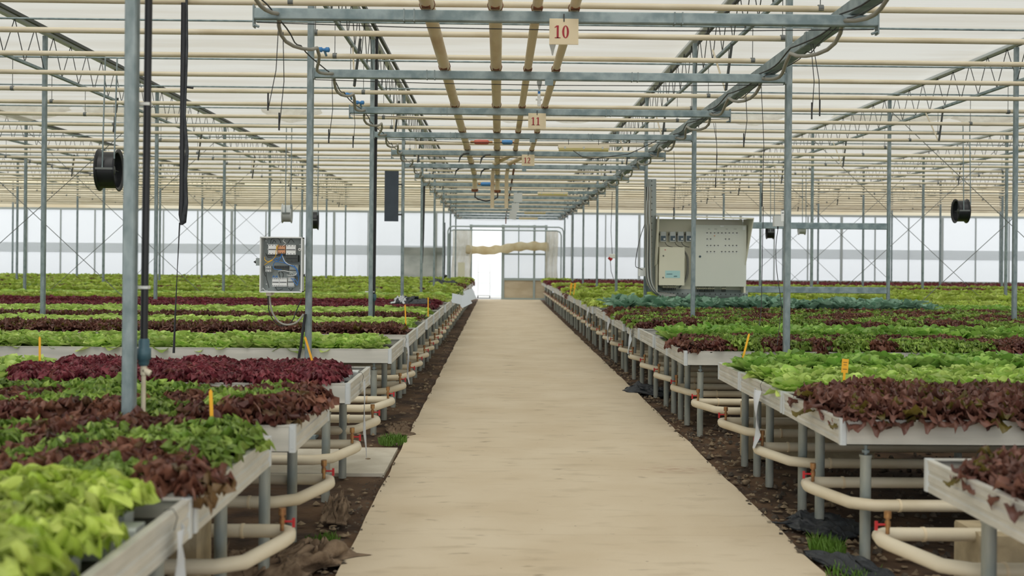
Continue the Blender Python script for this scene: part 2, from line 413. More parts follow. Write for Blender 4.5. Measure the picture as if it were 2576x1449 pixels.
# ------------------------------------------------------------------ transverse cream pipes below the cloth
NP = 32
for k in range(-1, NP - 2):
    y = 7.77 + 1.0425 * k; hw = .53 * y + 1.2
    sag = random.uniform(-.012, .012)
    r = .025 + (.006 if k in (9, 10) else 0)
    z = 3.47 + sag
    m = MB(); m.tube([(-hw, y, z + random.uniform(-.01, .01)), (-hw / 2, y, z - .006), (0, y, z), (hw / 2, y, z - .006), (hw, y, z + random.uniform(-.01, .01))], r, 10)
    q = k + 1
    t = thing('ceiling_heating_pipe', f'cream pipe crossing under the shade cloth, {ordn(q)} from the camera', 'pipe', (0, y, z), 'cream pipes crossing under the ceiling')
    o = obj('tube', m, 'cream', t); o.location = (0, -y, -z)
    for X in ROWS_L + ROWS_R:
        if abs(X) < hw - .5:
            o = obj('hanger', MB().cyl((X - .02, y, z), (X + .02, y, z), r + .004, 8).cyl((X, y, z), (X, y, 3.81), .004, 5), 'wire_steel', t); o.location = (0, -y, -z)
# ------------------------------------------------------------------ corridor beams
def beam_mesh(bands):
    pass
for n in range(-1, 17):
    y = yn(n); x0, x1 = (-1.577, 2.432)
    zb = 3.03
    t = thing('cross_beam', f'galvanised cross beam over the path, {ordn(n + 1)} from the camera', 'beam', (.4, y, zb), 'galvanised beams crossing above the path')
    def ob(nm, m, mt): o = obj(nm, m, mt, t); o.location = (-.4, -y, -zb)
    ob('bar', MB().bev(x0, x1, y - .026, y + .026, zb, zb + .072, .007), 'galv_dark')
    b = MB()
    for xx in (-.62, -.555, 1.12, 1.17): b.box(xx - .004, xx + .004, y - .029, y + .029, zb - .003, zb + .075)
    ob('strap', b, 'galv')
    e = MB()
    if n % 2:
        for xx, s in ((x0 - .008, -1), (x1, 1)):
            e.box(xx, xx + .008, y - .03, y + .03, zb - .05, zb + .09)
            e.cyl((xx, y - .02, zb - .035), (xx - s * .04, y - .02, zb - .05), .008, 6)
    else:
        for xx in (x0, x1 - .008): e.box(xx, xx + .008, y - .034, y + .034, zb - .01, zb + .085)
    ob('end_plate', e, 'galv')
    wn = thing('drive_cable', f'thin dark cable slung just under the {ordn(n + 1)} cross beam', 'cable', (.4, y + .1, zb), 'thin cables slung across the path')
    sg = random.uniform(.02, .05)
    o = obj('wire_strand', MB().tube([(x0, y + .05, zb - .005), (-.6, y + .05, zb - sg * .8), (.42, y + .05, zb - sg), (1.4, y + .05, zb - sg * .8), (x1, y + .05, zb - .005)], .0035, 5), 'wire', wn); o.location = (-.4, -y - .1, -zb)
# ------------------------------------------------------------------ long pipes over the path
def arc(c, r, a0, a1, u, v, n=6):
    return [Vector(c) + Vector(u) * (r * math.cos(a0 + (a1 - a0) * i / n)) + Vector(v) * (r * math.sin(a0 + (a1 - a0) * i / n)) for i in range(n + 1)]
zp = 3.103
def long_pipe(X, r, yend, label, drop, mt='cream_rust'):
    z = zp + r
    t = thing('long_heating_pipe', label, 'pipe', (X, 1, z))
    pts = [(X, .3, z)] + [(X, y, z) for y in range(2, int(yend))]
    if drop == 'down': pts += [(X, yend - .1, z - .01), (X, yend + .12, z - .1), (X, yend + .2, z - .28)]
    else: pts += [(X, yend, z), (X - .32, yend + 1.5, z - .02), (X - .35, yend + 1.7, z - .2), (X - .35, yend + 1.75, z - .75)]
    o = obj('tube', MB().tube(pts, r, 16), mt, t); o.location = (-X, -1, -z)
    n = 0
    while yn(n) < yend:
        y = yn(n) - .07; h = MB()
        h.box(X - .028, X + .028, y - .03, y + .03, z - r - .0, z - r + .01); h.box(X - .003, X + .003, y - .03, y + .03, z - r + .01, z - r + .045)
        rg = MB().tube([(X + math.cos(q) * (r + .004), y + .1, z + math.sin(q) * (r + .004)) for q in [i * PI / 6 for i in range(13)]], .003, 4)
        n += 1
        o = obj('pipe_strap', rg, 'rust', t); o.location = (-X, -1, -z)
        o = obj('support_shoe', h, 'rust', t); o.location = (-X, -1, -z)
    if drop == 'down':
        o = obj('flange', MB().cyl((X, yend + .2, z - .26), (X, yend + .21, z - .31), r + .02, 16), 'rust', t); o.location = (-X, -1, -z)
    return t
long_pipe(-.475, .046, 19.6, 'thick rusty cream pipe running over the path, farthest from the number signs', 'down')
long_pipe(-.035, .046, 19.8, 'thick rusty cream pipe running above the middle of the path', 'down')
long_pipe(.235, .033, 15.5, 'thinner rusty cream pipe over the path beside the number signs', 'side')
long_pipe(.475, .033, 15.5, 'thinner rusty cream pipe over the path directly above the number signs', 'side')
m = MB().tube([(.26, 17.2, 3.13), (.26, 37.5, 3.13), (.26, 37.6, 3.0), (.26, 37.6, 2.85)], .02, 8)
one('overhead_pipe', m, 'rust', 'thin rusty pipe running over the far end of the path', 'pipe')
def pill(name, a, b, r, mt, label, cat):
    a, b = Vector(a), Vector(b); d = (b - a).normalized()
    m = MB().tube([a, a + d * r * .3, a + d * r, b - d * r, b - d * r * .3, b], [r * .3, r * .8, r, r, r * .8, r * .3], 12)
    t = thing(name, label, cat, tuple((a + b) / 2)); o = obj('body', m, mt, t); o.location = -(a + b) / 2
    e = MB().cyl(a - d * .05, a, .018, 8).cyl(b, b + d * .05, .018, 8); o = obj('fitting', e, 'brass', t); o.location = -(a + b) / 2
pill('pressure_cylinder', (-.37, 14.6, 3.2), (-.15, 14.6, 3.2), .035, 'redpipe', 'faded red cylinder lying between the two thick overhead pipes', 'cylinder')
pill('pressure_cylinder', (.03, 14.6, 3.2), (.19, 14.6, 3.2), .035, 'bluepipe', 'blue cylinder beside the faded red one between overhead pipes', 'cylinder')
pill('pressure_cylinder', (-.37, 20.0, 3.0), (-.12, 20.0, 3.0), .04, 'bluepipe', 'blue cylinder joining the ends of the thick overhead pipes', 'cylinder')
m = MB().tube([(-.48, 20.3, 2.95), (-.48, 20.3, 2.76), (-.42, 20.3, 2.72), (-.26, 20.3, 2.68), (-.1, 20.3, 2.72), (-.03, 20.3, 2.76), (-.03, 20.3, 2.95)], .014, 8)
one('black_hose', m, 'black', 'black looped hose hanging below the ends of the thick pipes', 'hose')
for i, (px, py) in enumerate([(1163, 395), (1217, 398), (1152, 430), (1216, 432)]):
    d = 14.5 if i < 2 else 17.0; a = at(px, py, d)
    m = MB().tube([a + Vector((.1, 0, .05)), a + Vector((.02, 0, .045)), a + Vector((-.03, 0, .0)), a + Vector((-.05, 0, -.08))], [.012, .014, .014, .006], 8)
    one('curved_bracket', m, 'fix', f'dark curved bracket beside the {["left", "middle"][i % 2]} thick overhead pipe, {["nearer", "farther"][i // 2]} one', 'bracket', 'dark curved brackets by the overhead pipes')
# longitudinal box beam on the right, with cables
t = thing('long_box_beam', 'long grey box beam running down the row of posts right of the path', 'beam', (2.3, 10, 3.1))
def ob2(nm, m, mt): o = obj(nm, m, mt, t); o.location = (-2.3, -10, -3.1)
ob2('channel', MB().bev(2.25, 2.35, .5, 37.2, 3.106, 3.2, .006), 'galv_dark')
j = MB()
for n in range(0, 17): j.box(2.246, 2.354, yn(n) + .9, yn(n) + .95, 3.103, 3.203)
ob2('joint_sleeve', j, 'galv')
# wavy conduits
def wavy(X, z0, sagz, side, name, label, mt, r, n0=-1, n1=16, off=.0, amp=.05):
    pts = []
    for n in range(n0, n1):
        ya = yn(n); 
        for q in range(14):
            s = q / 14
            z = z0 - sagz * (abs(math.sin(2 * PI * s)) ** .8) * (1 if s < .5 else .7) * (1 + .25 * mnoise.noise(Vector((n * 3.1, side, 0))))
            x = X + amp * math.sin(3 * PI * s) * (1 if n % 2 else .6) * side + .02 * mnoise.noise(Vector((n * 2.7, s * 3, 1)))
            pts.append((x, ya + D * s, z + off))
    m = MB().tube(pts, r, 8)
    one(name, m, mt, label, 'cable')
wavy(-1.42, 3.07, .085, -1, 'wavy_cable', 'thick grey cable drooping from beam to beam on the left', 'cable', .013)
wavy(2.22, 3.07, .1, 1, 'wavy_cable', 'thick grey cable drooping under the box beam on the right', 'cable', .014)
wavy(-1.46, 3.085, .05, 1, 'thin_cable', 'thin dark cable tied along the thick grey cable on the left', 'wire', .005, amp=.03)
wavy(2.2, 3.11, .03, 1, 'thin_cable', 'thin dark cable tied along the box beam on the right', 'wire', .006, amp=.03)
wavy(2.24, 3.085, .08, -1, 'thin_cable', 'second thin cable, sagging more, along the box beam on the right', 'wire', .004, amp=.05)
# loose wire ends hanging down
def drop_wire(px, py0, py1, d, dx=0, label='', r=.003):
    a = at(px, py0, d); b = at(px + dx, py1, d)
    mid = (a + b) / 2 + Vector((.02, 0, 0))
    m = MB().tube([a, mid, b], r, 5).cyl(b, b + Vector((0, 0, .12)), r * 2, 6)
    one('hanging_wire', m, 'wire', label, 'wire', 'loose wires hanging from the ceiling')
DW = [(700, 75, 278, 6.9, -26, 'inner of two thin wires hanging left of the open control box post'), (712, 80, 328, 6.9, -10, 'longer thin wire hanging beside another left of the control box post'), (835, 190, 360, 8.7, -8, 'thin wire hanging above the dark slate board, nearest the camera'),
      (888, 250, 372, 10.4, 0, 'short thin wire hanging by the second left post'), (2045, 110, 292, 7.4, 17, 'thin wire hanging right of the box beam, longer of a pair'), (2040, 110, 300, 7.2, 2, 'thin wire hanging right of the box beam, shorter of a pair'),
      (1876, 235, 370, 8.8, -5, 'thin wire hanging just under the box beam end'), (1915, 215, 520, 8.8, 2, 'long thin wire hanging before the second right post'), (1795, 310, 415, 12, 8, 'thin wire hanging above the beige control cabinet'),
      (1800, 310, 472, 12, 0, 'long thin wire hanging above the beige control cabinet'), (1695, 380, 545, 13, 0, 'thin wire hanging over the left part of the cabinet')]
for px, a_, b_, d, dx, lb in DW: drop_wire(px, a_, b_, d, dx, lb)
# V struts below trusses
def vstrut(X, n, side, k, q):
    y = yn(n)
    t = thing('screen_drive_arm', f'V shaped arm under the {side} truss, {ROWN[k]}, {ordn(q)} from camera', 'drive arm', (X, y, 3.82), 'V shaped arms hanging under the trusses')
    obj('dark_arm', MB().cyl((.06, 0, .0), (0, 0, -.5), .015, 6), 'fix', t)
    obj('beige_arm', MB().cyl((-.07, .35, .0), (0, .02, -.5), .01, 6), 'cream', t)
for side, rws in (('left', ROWS_L), ('right', ROWS_R)):
    for k in (0, 1, 2):
        ns = [n for n in range(1, 17, 2) if abs(rws[k]) < .5 * yn(n)]
        for q, n in enumerate(ns): vstrut(rws[k] + (.07 if side == 'left' else -.07), n, side, k, q)
# X bracing cables between second and third post rows
for side, rws in (('left', ROWS_L), ('right', ROWS_R)):
    for q, n in enumerate((6, 8, 10, 12, 14)):
        a, b = rws[1], rws[2]; y = yn(n)
        for s, (xa, xb) in enumerate(((a, b), (b, a))):
            m = MB().cyl((xa, y + .034, 4.1), (xb, y + .038, .33), .006, 6)
            one('brace_cable', m, 'wire_steel', f'diagonal brace cable {["rising to", "falling from"][s]} the outer post, {side} side, {ordn(q)} from camera', 'brace cable', f'diagonal brace cables {side} of the path')
# gathered cloth swags near mid hall
for i, (px, py, wpx, hpx) in enumerate([(60, 292, 240, 26), (345, 302, 260, 22), (735, 300, 150, 18), (1290, 300, 150, 20), (1440, 300, 200, 22), (1890, 305, 170, 24), (2240, 300, 300, 30), (2480, 305, 180, 26)]):
    d = 19.6; c0 = at(px, py, d); wd = wpx * d / F_PX; hd = .5 * hpx * d / F_PX
    z_top = 4.38; rows = []
    for j in range(9):
        v = j / 8; row = []
        for q in range(33):
            u = q / 32
            sagd = (z_top - (c0.z - hd)) * (1 - abs(2 * u - 1) ** 1.6 * .75)
            z = z_top - sagd * v
            yy = d - .05 * math.sin(u * 23 + v * 5 + i) * v - .12 * math.sin(PI * v)
            row.append((c0.x + (u - .5) * wd, yy, z))
        rows.append(row)
    one('gathered_cloth', MB().sheet(rows), 'swag', f'sagging fold of pale shade cloth under the ceiling, {ordn(i)} from the left wall side', 'cloth', 'sagging folds of shade cloth')
# ------------------------------------------------------------------ signs
def digit(m, ch, x, z, h, w, y):
    t_ = .0012
    def quadbox(pts):
        n = len(pts); m.add([(a, y, b) for a, b in pts] + [(a, y - t_, b) for a, b in pts], [tuple(range(n)), tuple(range(n, 2 * n))[::-1]] + [(k, (k + 1) % n, (k + 1) % n + n, k + n) for k in range(n)])
    if ch == '1':
        quadbox([(x + w * .38, z), (x + w * .66, z), (x + w * .66, z + h), (x + w * .38, z + h)])
        quadbox([(x + w * .12, z), (x + w * .9, z), (x + w * .9, z + h * .07), (x + w * .12, z + h * .07)])
        quadbox([(x + w * .38, z + h), (x + w * .1, z + h * .86), (x + w * .1, z + h * .8), (x + w * .38, z + h * .88)])
    if ch == '0':
        N = 24
        for k in range(N):
            q0, q1 = 2 * PI * k / N, 2 * PI * (k + 1) / N
            cx_, cz_ = x + w / 2, z + h / 2
            quadbox([(cx_ + w * .46 * math.cos(q0), cz_ + h * .5 * math.sin(q0)), (cx_ + w * .46 * math.cos(q1), cz_ + h * .5 * math.sin(q1)), (cx_ + w * .17 * math.cos(q1), cz_ + h * .43 * math.sin(q1)), (cx_ + w * .17 * math.cos(q0), cz_ + h * .43 * math.sin(q0))])
    if ch == '2':
        path = [(.12, .76), (.18, .9), (.4, .98), (.66, .93), (.8, .76), (.72, .56), (.46, .32), (.16, .1)]
        th = .085
        for k in range(len(path) - 1):
            (a, b), (c_, d_) = path[k], path[k + 1]; l = math.hypot((c_ - a) * w, (d_ - b) * h); nxx, nz = -(d_ - b) * h / l, (c_ - a) * w / l
            tt = w * th * (1.5 if 3 <= k <= 5 else 1)
            quadbox([(x + a * w + nxx * tt, z + b * h + nz * tt), (x + c_ * w + nxx * tt, z + d_ * h + nz * tt), (x + c_ * w - nxx * tt, z + d_ * h - nz * tt), (x + a * w - nxx * tt, z + b * h - nz * tt)])
        quadbox([(x + w * .1, z), (x + w * .88, z), (x + w * .92, z + h * .16), (x + w * .84, z + h * .16), (x + w * .8, z + h * .11), (x + w * .1, z + h * .11)])
def sign(n, px, text, label, w=.186, h=.146, mt='cream_panel', tilt=0):
    y = yn(n) - .05; X = at(px, 300, y).x if False else px
    t = thing('bay_number_sign' if text else 'blank_plate', label, 'sign', (X, y, 3.028), None if text else 'blank plates over the path')
    obj('board', MB().bev(-w / 2, w / 2, -.003, .003, -h, .02, .002), mt, t)
    hk = MB().box(-.004, .004, -.006, .02, .0, .05); obj('clip', hk, 'fix', t)
    if text:
        m = MB(); hh = h * .56; ww = hh * .58; x0 = -ww * 1.02 - .016
        for i, ch in enumerate(text): digit(m, ch, x0 + i * ww * 1.08, -h * .5 - hh * .5 + .008, hh, ww, -.0035)
        obj('number', m, 'sign_red', t)
    if tilt: t.rotation_euler[1] = tilt
    return t
sign(1, .405, '10', 'cream sign with red number ten under the nearest cross beam')
sign(3, .392, '11', 'cream sign with red number eleven over the path')
sign(5, .42, '12', 'cream sign with red number twelve over the path')
sign(9, .43, '', 'blank pale plate over the far path, nearest of the three', w=.2, h=.2, mt='grey_light')
sign(11, .44, '', 'blank pale plate over the far path, middle of the three', w=.2, h=.2, mt='grey_light')
sign(13, .45, '', 'blank pale tilted plate over the far path, last of the three', w=.22, h=.26, mt='grey_light', tilt=.12)
for n in (2, 4, 6):
    y = yn(n); one('beam_cleat', MB().box(.38, .45, y - .03, y - .027, 2.985, 3.035), 'galv_dark', f'small square cleat under the {ordn(n + 1)} cross beam', 'cleat', 'small cleats below the beams')
for i, (px, py, d, lb) in enumerate([(815, 125, 8.0, 'blue hose valve above the second left cross beam end'), (880, 238, 9.9, 'blue hose valve on the thick cable before the third beam'), (905, 258, 10.3, 'small blue fitting beside the blue hose valve at the third beam')]):
    a = at(px, py, d); t = thing('hose_valve', lb, 'valve', tuple(a), None)
    obj('body', MB().lathe([(.012, -.045), (.02, -.04), (.02, -.015), (.012, -.01), (.012, .01), (.02, .015), (.02, .04), (.012, .045)], (0, 0, 0), 'X', 12), 'bluepipe', t)
    obj('spout', MB().cyl((0, 0, 0), (.02, 0, -.05), .009, 8), 'teal', t)
# small hanging sensors
for i, (px, py, d) in enumerate([(1390, 120, 6.7), (1357, 215, 8.7)]):
    a = at(px, py, d)
    m = MB().lathe([(.004, .12), (.02, .115), (.022, .02), (.01, -.02), (.004, -.05)], a, n=12)
    one('sensor_bulb', m, 'grey_light', ['pale bulb hanging beneath the number ten sign', 'pale bulb hanging under the third cross beam'][i], 'sensor')
a = at(1356, 250, 9.3); t = thing('small_valve', 'small white valve with blue cap above the number eleven sign', 'valve', tuple(a))
obj('body', MB().cyl((0, 0, -.06), (0, 0, .05), .014, 10).cyl((-.03, 0, 0), (.03, 0, 0), .01, 8), 'white', t); obj('cap', MB().cyl((0, 0, .05), (0, 0, .075), .012, 10), 'blue', t)
# ------------------------------------------------------------------ lamps
def lamp(X, y, i):
    t = thing('tube_lamp', ['yellowed strip lamp over the path, nearest the number signs', 'yellowed strip lamp over the path, second from the camera', 'yellowed strip lamp over the path, third from the camera', 'yellowed strip lamp nearest the far doorway'][i], 'lamp', (X, y, 3.0), 'strip lamps over the path')
    m = MB(); L = .34
    prof = [(-.045, .0), (-.038, .045), (.038, .045), (.045, .0)]
    m.add([(sx, py_, pz) for sx in (-L, L) for py_, pz in prof], [(0, 1, 5, 4), (1, 2, 6, 5), (2, 3, 7, 6), (3, 2, 1, 0), (4, 5, 6, 7), (0, 4, 7, 3)])
    obj('housing', m, 'cream', t)
    m = MB(); pr = [(-.048, .0), (-.04, -.028), (0, -.04), (.04, -.028), (.048, 0)]
    m.add([(sx, a_, b_) for sx in (-L + .01, L - .01) for a_, b_ in pr], [(i_, i_ + 1, i_ + 6, i_ + 5) for i_ in range(4)] + [(4, 3, 2, 1, 0), (5, 6, 7, 8, 9), (0, 5, 9, 4)])
    obj('diffuser', m, 'lamp', t)
    m = MB()
    for xx in (-.25, 0, .25): m.box(xx - .012, xx + .012, -.052, -.046, -.01, .02)
    obj('latch', m, 'grey_light', t)
    obj('bracket', MB().cyl((-.2, 0, .04), (-.2, 0, .12), .004, 6).cyl((.2, 0, .04), (.2, 0, .12), .004, 6), 'wire', t)
for i, (X, y) in enumerate(((1.12, 13.5), (1.2, 22.7), (1.13, 31.8), (1.05, 36.2))): lamp(X, y, i)
# cable from lamp
a = at(1440, 378, 13.5); pts = [a, at(1465, 395, 13.3), at(1500, 398, 13.2), at(1580, 388, 13.0), at(1620, 370, 12.9), at(1655, 352, 12.85)]
one('lamp_cable', MB().tube(pts, .005, 6), 'wire', 'dark cable sagging from the nearest strip lamp to the box beam', 'cable')
# ------------------------------------------------------------------ fans
def fan(px, py, d, dia, side, label, mt='black', deg=-6):
    c_ = at(px, py, d); R = dia / 2; L = dia * .4
    t = thing('circulation_fan', label, 'fan', tuple(c_), 'drum fans hanging over the benches')
    t.rotation_euler[2] = math.radians(deg) * (-1 if side > 0 else 1)
    m = MB().lathe([(R * .93, -L / 2), (R * .93, L / 2)], (0, 0, 0), 'X', 32)
    m.lathe([(R * .9, L / 2), (R * .9, -L / 2)], (0, 0, 0), 'X', 32)
    obj('drum', m, mt, t)
    for s in (-1, 1):
        obj('rim', MB().lathe([(R * .9, s * (L / 2 - .01)), (R * 1.08, s * (L / 2 + .012)), (R * 1.08, s * (L / 2 + .022)), (R * .9, s * L / 2)], (0, 0, 0), 'X', 32), mt, t)
    h = MB().lathe([(.001, side * (L * .35)), (R * .22, side * (L * .32)), (R * .26, side * L * .2), (R * .26, -side * L * .3), (.001, -side * L * .3)], (0, 0, 0), 'X', 16)
    obj('motor', h, 'fix', t)
    b = MB()
    for k in range(5):
        q = 2 * PI * k / 5 + .3
        p0 = []
        for rr in (.24, .5, .86):
            for w_ in (-.22, .22):
                ang = q + w_ * (1.1 - .4 * rr); p0.append((w_ * L * .5, R * rr * math.cos(ang), R * rr * math.sin(ang)))
        b.add(p0 + [(x + .004, y, z) for x, y, z in p0], [(0, 1, 3, 2), (2, 3, 5, 4), (6, 8, 9, 7), (8, 10, 11, 9)], True)
    obj('blades', b, 'fix', t)
    k = MB()
    for q in (0, PI / 2, PI, 3 * PI / 2): k.cyl((side * L * .3, R * .2 * math.cos(q), R * .2 * math.sin(q)), (side * L * .3, R * .92 * math.cos(q), R * .92 * math.sin(q)), .006, 6)
    obj('spider', k, 'fix', t)
    s = MB().box(-L / 2 - .02, L / 2 + .02, -R * .99 - .008, -R * .96, -.012, .012)
    obj('strap', s, 'wire_steel', t)
    top = 3.82 - c_.z
    for xx in (-L * .1, L * .62): obj('hanging_rod', MB().cyl((xx, -R * .98, 0 if xx < 0 else R * .5), (xx, -R * .6, top), .009, 6), 'galv', t)
fan(275, 428, 12.0, .46, 1, 'black drum fan hanging beside the nearest left post')
fan(789, 554, 20.0, .36, 1, 'black drum fan hanging behind the open control box post')
fan(722, 537, 18.0, .32, 1, 'pale grey drum fan hanging above the open control box', 'grey_light')
fan(2417, 531, 17.0, .38, -1, 'black drum fan hanging alone on the far right')
fan(1937, 584, 24.5, .32, -1, 'small black drum fan just right of the beige cabinet')
fan(2017, 575, 24.0, .28, -1, 'small grey drum fan behind the rails right of the cabinet', 'grey_light')
# ------------------------------------------------------------------ benches
def leg_meshes():
    a = MB().tube([(0, 0, -.02), (0, 0, .535)], .027, 14); a.cyl((0, 0, .53), (0, 0, .542), .031, 14)
    b = MB().cyl((0, 0, .54), (0, 0, .612), .0085, 8).cyl((0, 0, .552), (0, 0, .566), .02, 6).cyl((0, 0, .585), (0, 0, .61), .013, 8)
    return a.mesh('leg', M['leg']), b.mesh('adjuster', M['galv'])
leg_me, adj_me = leg_meshes()
def rail_profile(m, x, s, y0, y1):
    """corridor rail along y with shallow ribs, outer face at x; s = +1 when the bench lies towards +x"""
    pr = [(0, 0), (0, .022), (.005, .028), (.005, .038), (0, .044), (0, .066), (.005, .072), (.005, .082), (0, .088), (0, .112), (-.003, .116), (-.003, .125), (.024, .125), (.024, .118), (.012, .116), (.012, .004), (.026, .004), (.026, 0)]
    z0 = ZB - RAIL; n = len(pr)
    vs = [(x + s * a, y0, z0 + b) for a, b in pr] + [(x + s * a, y1, z0 + b) for a, b in pr]
    m.add(vs, [(k, (k + 1) % n, (k + 1) % n + n, k + n) for k in range(n)])
def bench(side, y0, y1, xin, label, legs_x=3):
    s = 1 if side == 'right' else -1
    xo = 22.0 if s > 0 else -21.0
    t = thing('growing_bench', label, 'bench', (xin, y0, 0), 'long aluminium growing benches')
    def ob(nm, m, mt, par=t, lb=None):
        o = obj(nm, m, mt, par, label=lb); o.location = (-xin, -y0, 0); return o
    xa, xb = min(xin + s * .02, xo), max(xin + s * .02, xo)
    m = MB(); rail_profile(m, xin, s, y0 + .03, y1 - .03); ob('end_rail', m, 'alu')
    m = MB(); m.box(xa, xb, y0, y0 + .004, ZB - RAIL, ZB - .004); m.box(xa, xb, y0 - .004, y0 + .022, ZB - .006, ZB); m.box(xa, xb, y0, y0 + .024, ZB - RAIL, ZB - RAIL + .004)
    ob('side_rail', m, 'alu')
    m = MB(); m.box(xa, xb, y1 - .004, y1, ZB - RAIL, ZB - .004); m.box(xa, xb, y1 - .022, y1 + .004, ZB - .006, ZB)
    ob('side_rail', m, 'alu')
    for yy, q in ((y0, 1), (y1, -1)):
        m = MB(); m.bev(min(xin - s * .003, xin + s * .03), max(xin - s * .003, xin + s * .03), min(yy - q * .005, yy + q * .03), max(yy - q * .005, yy + q * .03), ZB - RAIL - .001, ZB + .001, .006)
        m.cyl((xin + s * .014, yy - q * .004, ZB - .02), (xin + s * .014, yy - q * .0075, ZB - .02), .004, 8).cyl((xin + s * .014, yy - q * .004, ZB - .105), (xin + s * .014, yy - q * .0075, ZB - .105), .004, 8)
        ob('corner_cap', m, 'alu_cap')
    ob('tray', MB().box(min(xin + s * .03, xo), max(xin + s * .03, xo), y0 + .026, y1 - .026, ZB - .085, ZB - .06), 'liner')
    m = MB()
    for k in range(legs_x):
        xx = xin + s * (.16 + 1.6 * k); m.box(xx - .02, xx + .02, y0 + .03, y1 - .03, ZB - RAIL - .0, ZB - RAIL + .038)
    ob('cross_bearer', m, 'alu_cap')
    for k in range(legs_x):
        xx = xin + s * (.16 + 1.6 * k)
        for yy in (y0 + .1, y1 - .2):
            lg = bpy.data.objects.new('leg', leg_me); COL.objects.link(lg); lg.parent = t; lg.location = (xx - xin, yy - y0, 0)
            ad = bpy.data.objects.new('adjuster', adj_me); COL.objects.link(ad); ad.parent = lg
    return t

VAR = {
 'fg': ('frilly_green_lettuce', 'frilly green lettuce', 'light green frilly lettuce'),
 'rosso': ('red_frilly_lettuce', 'red lettuce', 'deep burgundy frilly lettuce'),
 'oak': ('brown_oak_leaf_lettuce', 'oak leaf lettuce', 'dark brown red oak leaf lettuce'),
 'butter': ('butterhead_lettuce', 'butterhead lettuce', 'smooth light green butterhead lettuce'),
 'mixg': ('green_endive', 'green endive', 'curly mid green endive'),
 'mixr': ('red_endive', 'red endive', 'curly brown red endive'),
 'small': ('small_green_lettuce', 'young lettuce', 'small dense mid green lettuce'),
 'cab': ('blue_green_cabbage', 'cabbage', 'blue green broad leaved cabbage'),
}
NB = {'left': 0, 'right': 0}
PLANTS = []   # (var, x, y, scale, side, benchlabel, coarse)
prng = random.Random(11)
SCL = dict(cab=1.6, mixg=1.65, mixr=1.65, small=1.7, oak=1.55, rosso=1.45, butter=1.45, fg=1.7)
def fill(side, y0, y1, xin, var, benchdesc, x0=None, x1=None, front=.03, back=.03, sc=1.0):
    s = 1 if side == 'right' else -1
    far = y0 > 19.5
    py = .24 if far else (.165 if var not in ('cab',) else .26); px = .25 if far else (.18 if var != 'cab' else .26)
    xs = xin + s * (.12 if side == 'right' else .2) if x0 is None else x0; xs -= s * (.09 if var == 'mix' and side == 'left' else 0); _u = xin + s * (.1 if x0 is None else 0) if x0 is None else x0
    xe = s * (.53 * y1 + .9) if x1 is None else x1
    n = max(1, int(round((y1 - y0 - front - back) / py)))
    for j in range(n):
        y = y0 + front + (y1 - y0 - front - back) * (j + .5) / n
        x = xs + s * (px * .5 * (j % 2)); 
        while (x - xe) * s < 0:
            v = var
            if var == 'mix': v = 'mixg' if mnoise.noise(Vector((x * 2.1, y * 2.4, 7))) + prng.uniform(-.35, .35) > -.03 else 'mixr'
            if var == 'olive': v = 'mixg' if mnoise.noise(Vector((x * 1.6, y * 3.4, 2))) + prng.uniform(-.2, .2) > -.05 else 'mixr'
            if var == 'fy': v = 'oak' if prng.random() < .25 else 'fg'
            yy = y + prng.uniform(-.02, .02); xx = x + prng.uniform(-.02, .02)
            ok = all(abs(xx - X) > .1 or abs(yy - yn(q)) > .1 for X in ROWS_L + ROWS_R for q in range(0, 17, 2)) if y < 22 else True
            if ok: PLANTS.append((v, xx, yy, sc * SCL.get(v, 1.35) * prng.uniform(.88, 1.15) * (1.3 if far else 1), side, benchdesc))
            x += s * px
BL = [ # y0, y1, xin, [(variety, kwargs)], description
 (2.20, 3.26, -.975, [('fg', {})], 'nearest'),
 (3.30, 4.39, -.975, [('mix', {})], 'second'),
 (4.68, 5.62, -.93, [('mix', {})], 'third'),
 (6.26, 7.25, -.91, [('rosso', dict(x1=-3.05)), ('butter', dict(x0=-3.15, x1=-5.2))], 'fourth'),
 (8.69, 9.80, -.91, [('butter', {})], 'fifth'),
 (10.33, 11.32, -.91, [('oak', dict(front=.34))], 'sixth'),
 (11.40, 12.55, -.90, [('butter', {})], 'seventh'),
 (12.95, 14.05, -.90, [('oak', dict(back=.62)), ('butter', dict(front=.5))], 'eighth'),
 (14.15, 15.3, -.89, [('butter', {})], 'ninth'),
 (15.5, 16.65, -.89, [('rosso', {})], 'tenth'),
 (17.15, 18.2, -.88, [('rosso', {})], 'eleventh'),
 (18.3, 19.4, -.88, [('fg', {})], 'twelfth'),
 (19.7, 20.8, -.87, [('butter', {})], 'thirteenth'),
 (21.35, 22.4, -.87, [('fg', {})], 'fourteenth'),
 (22.6, 23.65, -.87, [('mix', {})], 'fifteenth'),
 (23.9, 24.95, -.87, [('fg', {})], 'sixteenth'),
 (25.5, 26.6, -.86, [('butter', {})], 'seventeenth'),
 (26.8, 27.9, -.86, [('fy', {})], 'eighteenth'),
 (28.1, 29.1, -.86, [('oak', {})], 'nineteenth'),
 (29.7, 30.8, -.86, [('fy', {})], 'twentieth'),
 (31.0, 32.1, -.85, [('oak', {})], 'twenty-first'),
 (32.3, 33.3, -.85, [('fy', {})], 'twenty-second'),
 (33.9, 35.3, -.85, [('oak', {})], 'twenty-third'),
 (35.5, 37.1, -.85, [('fg', {})], 'last')]
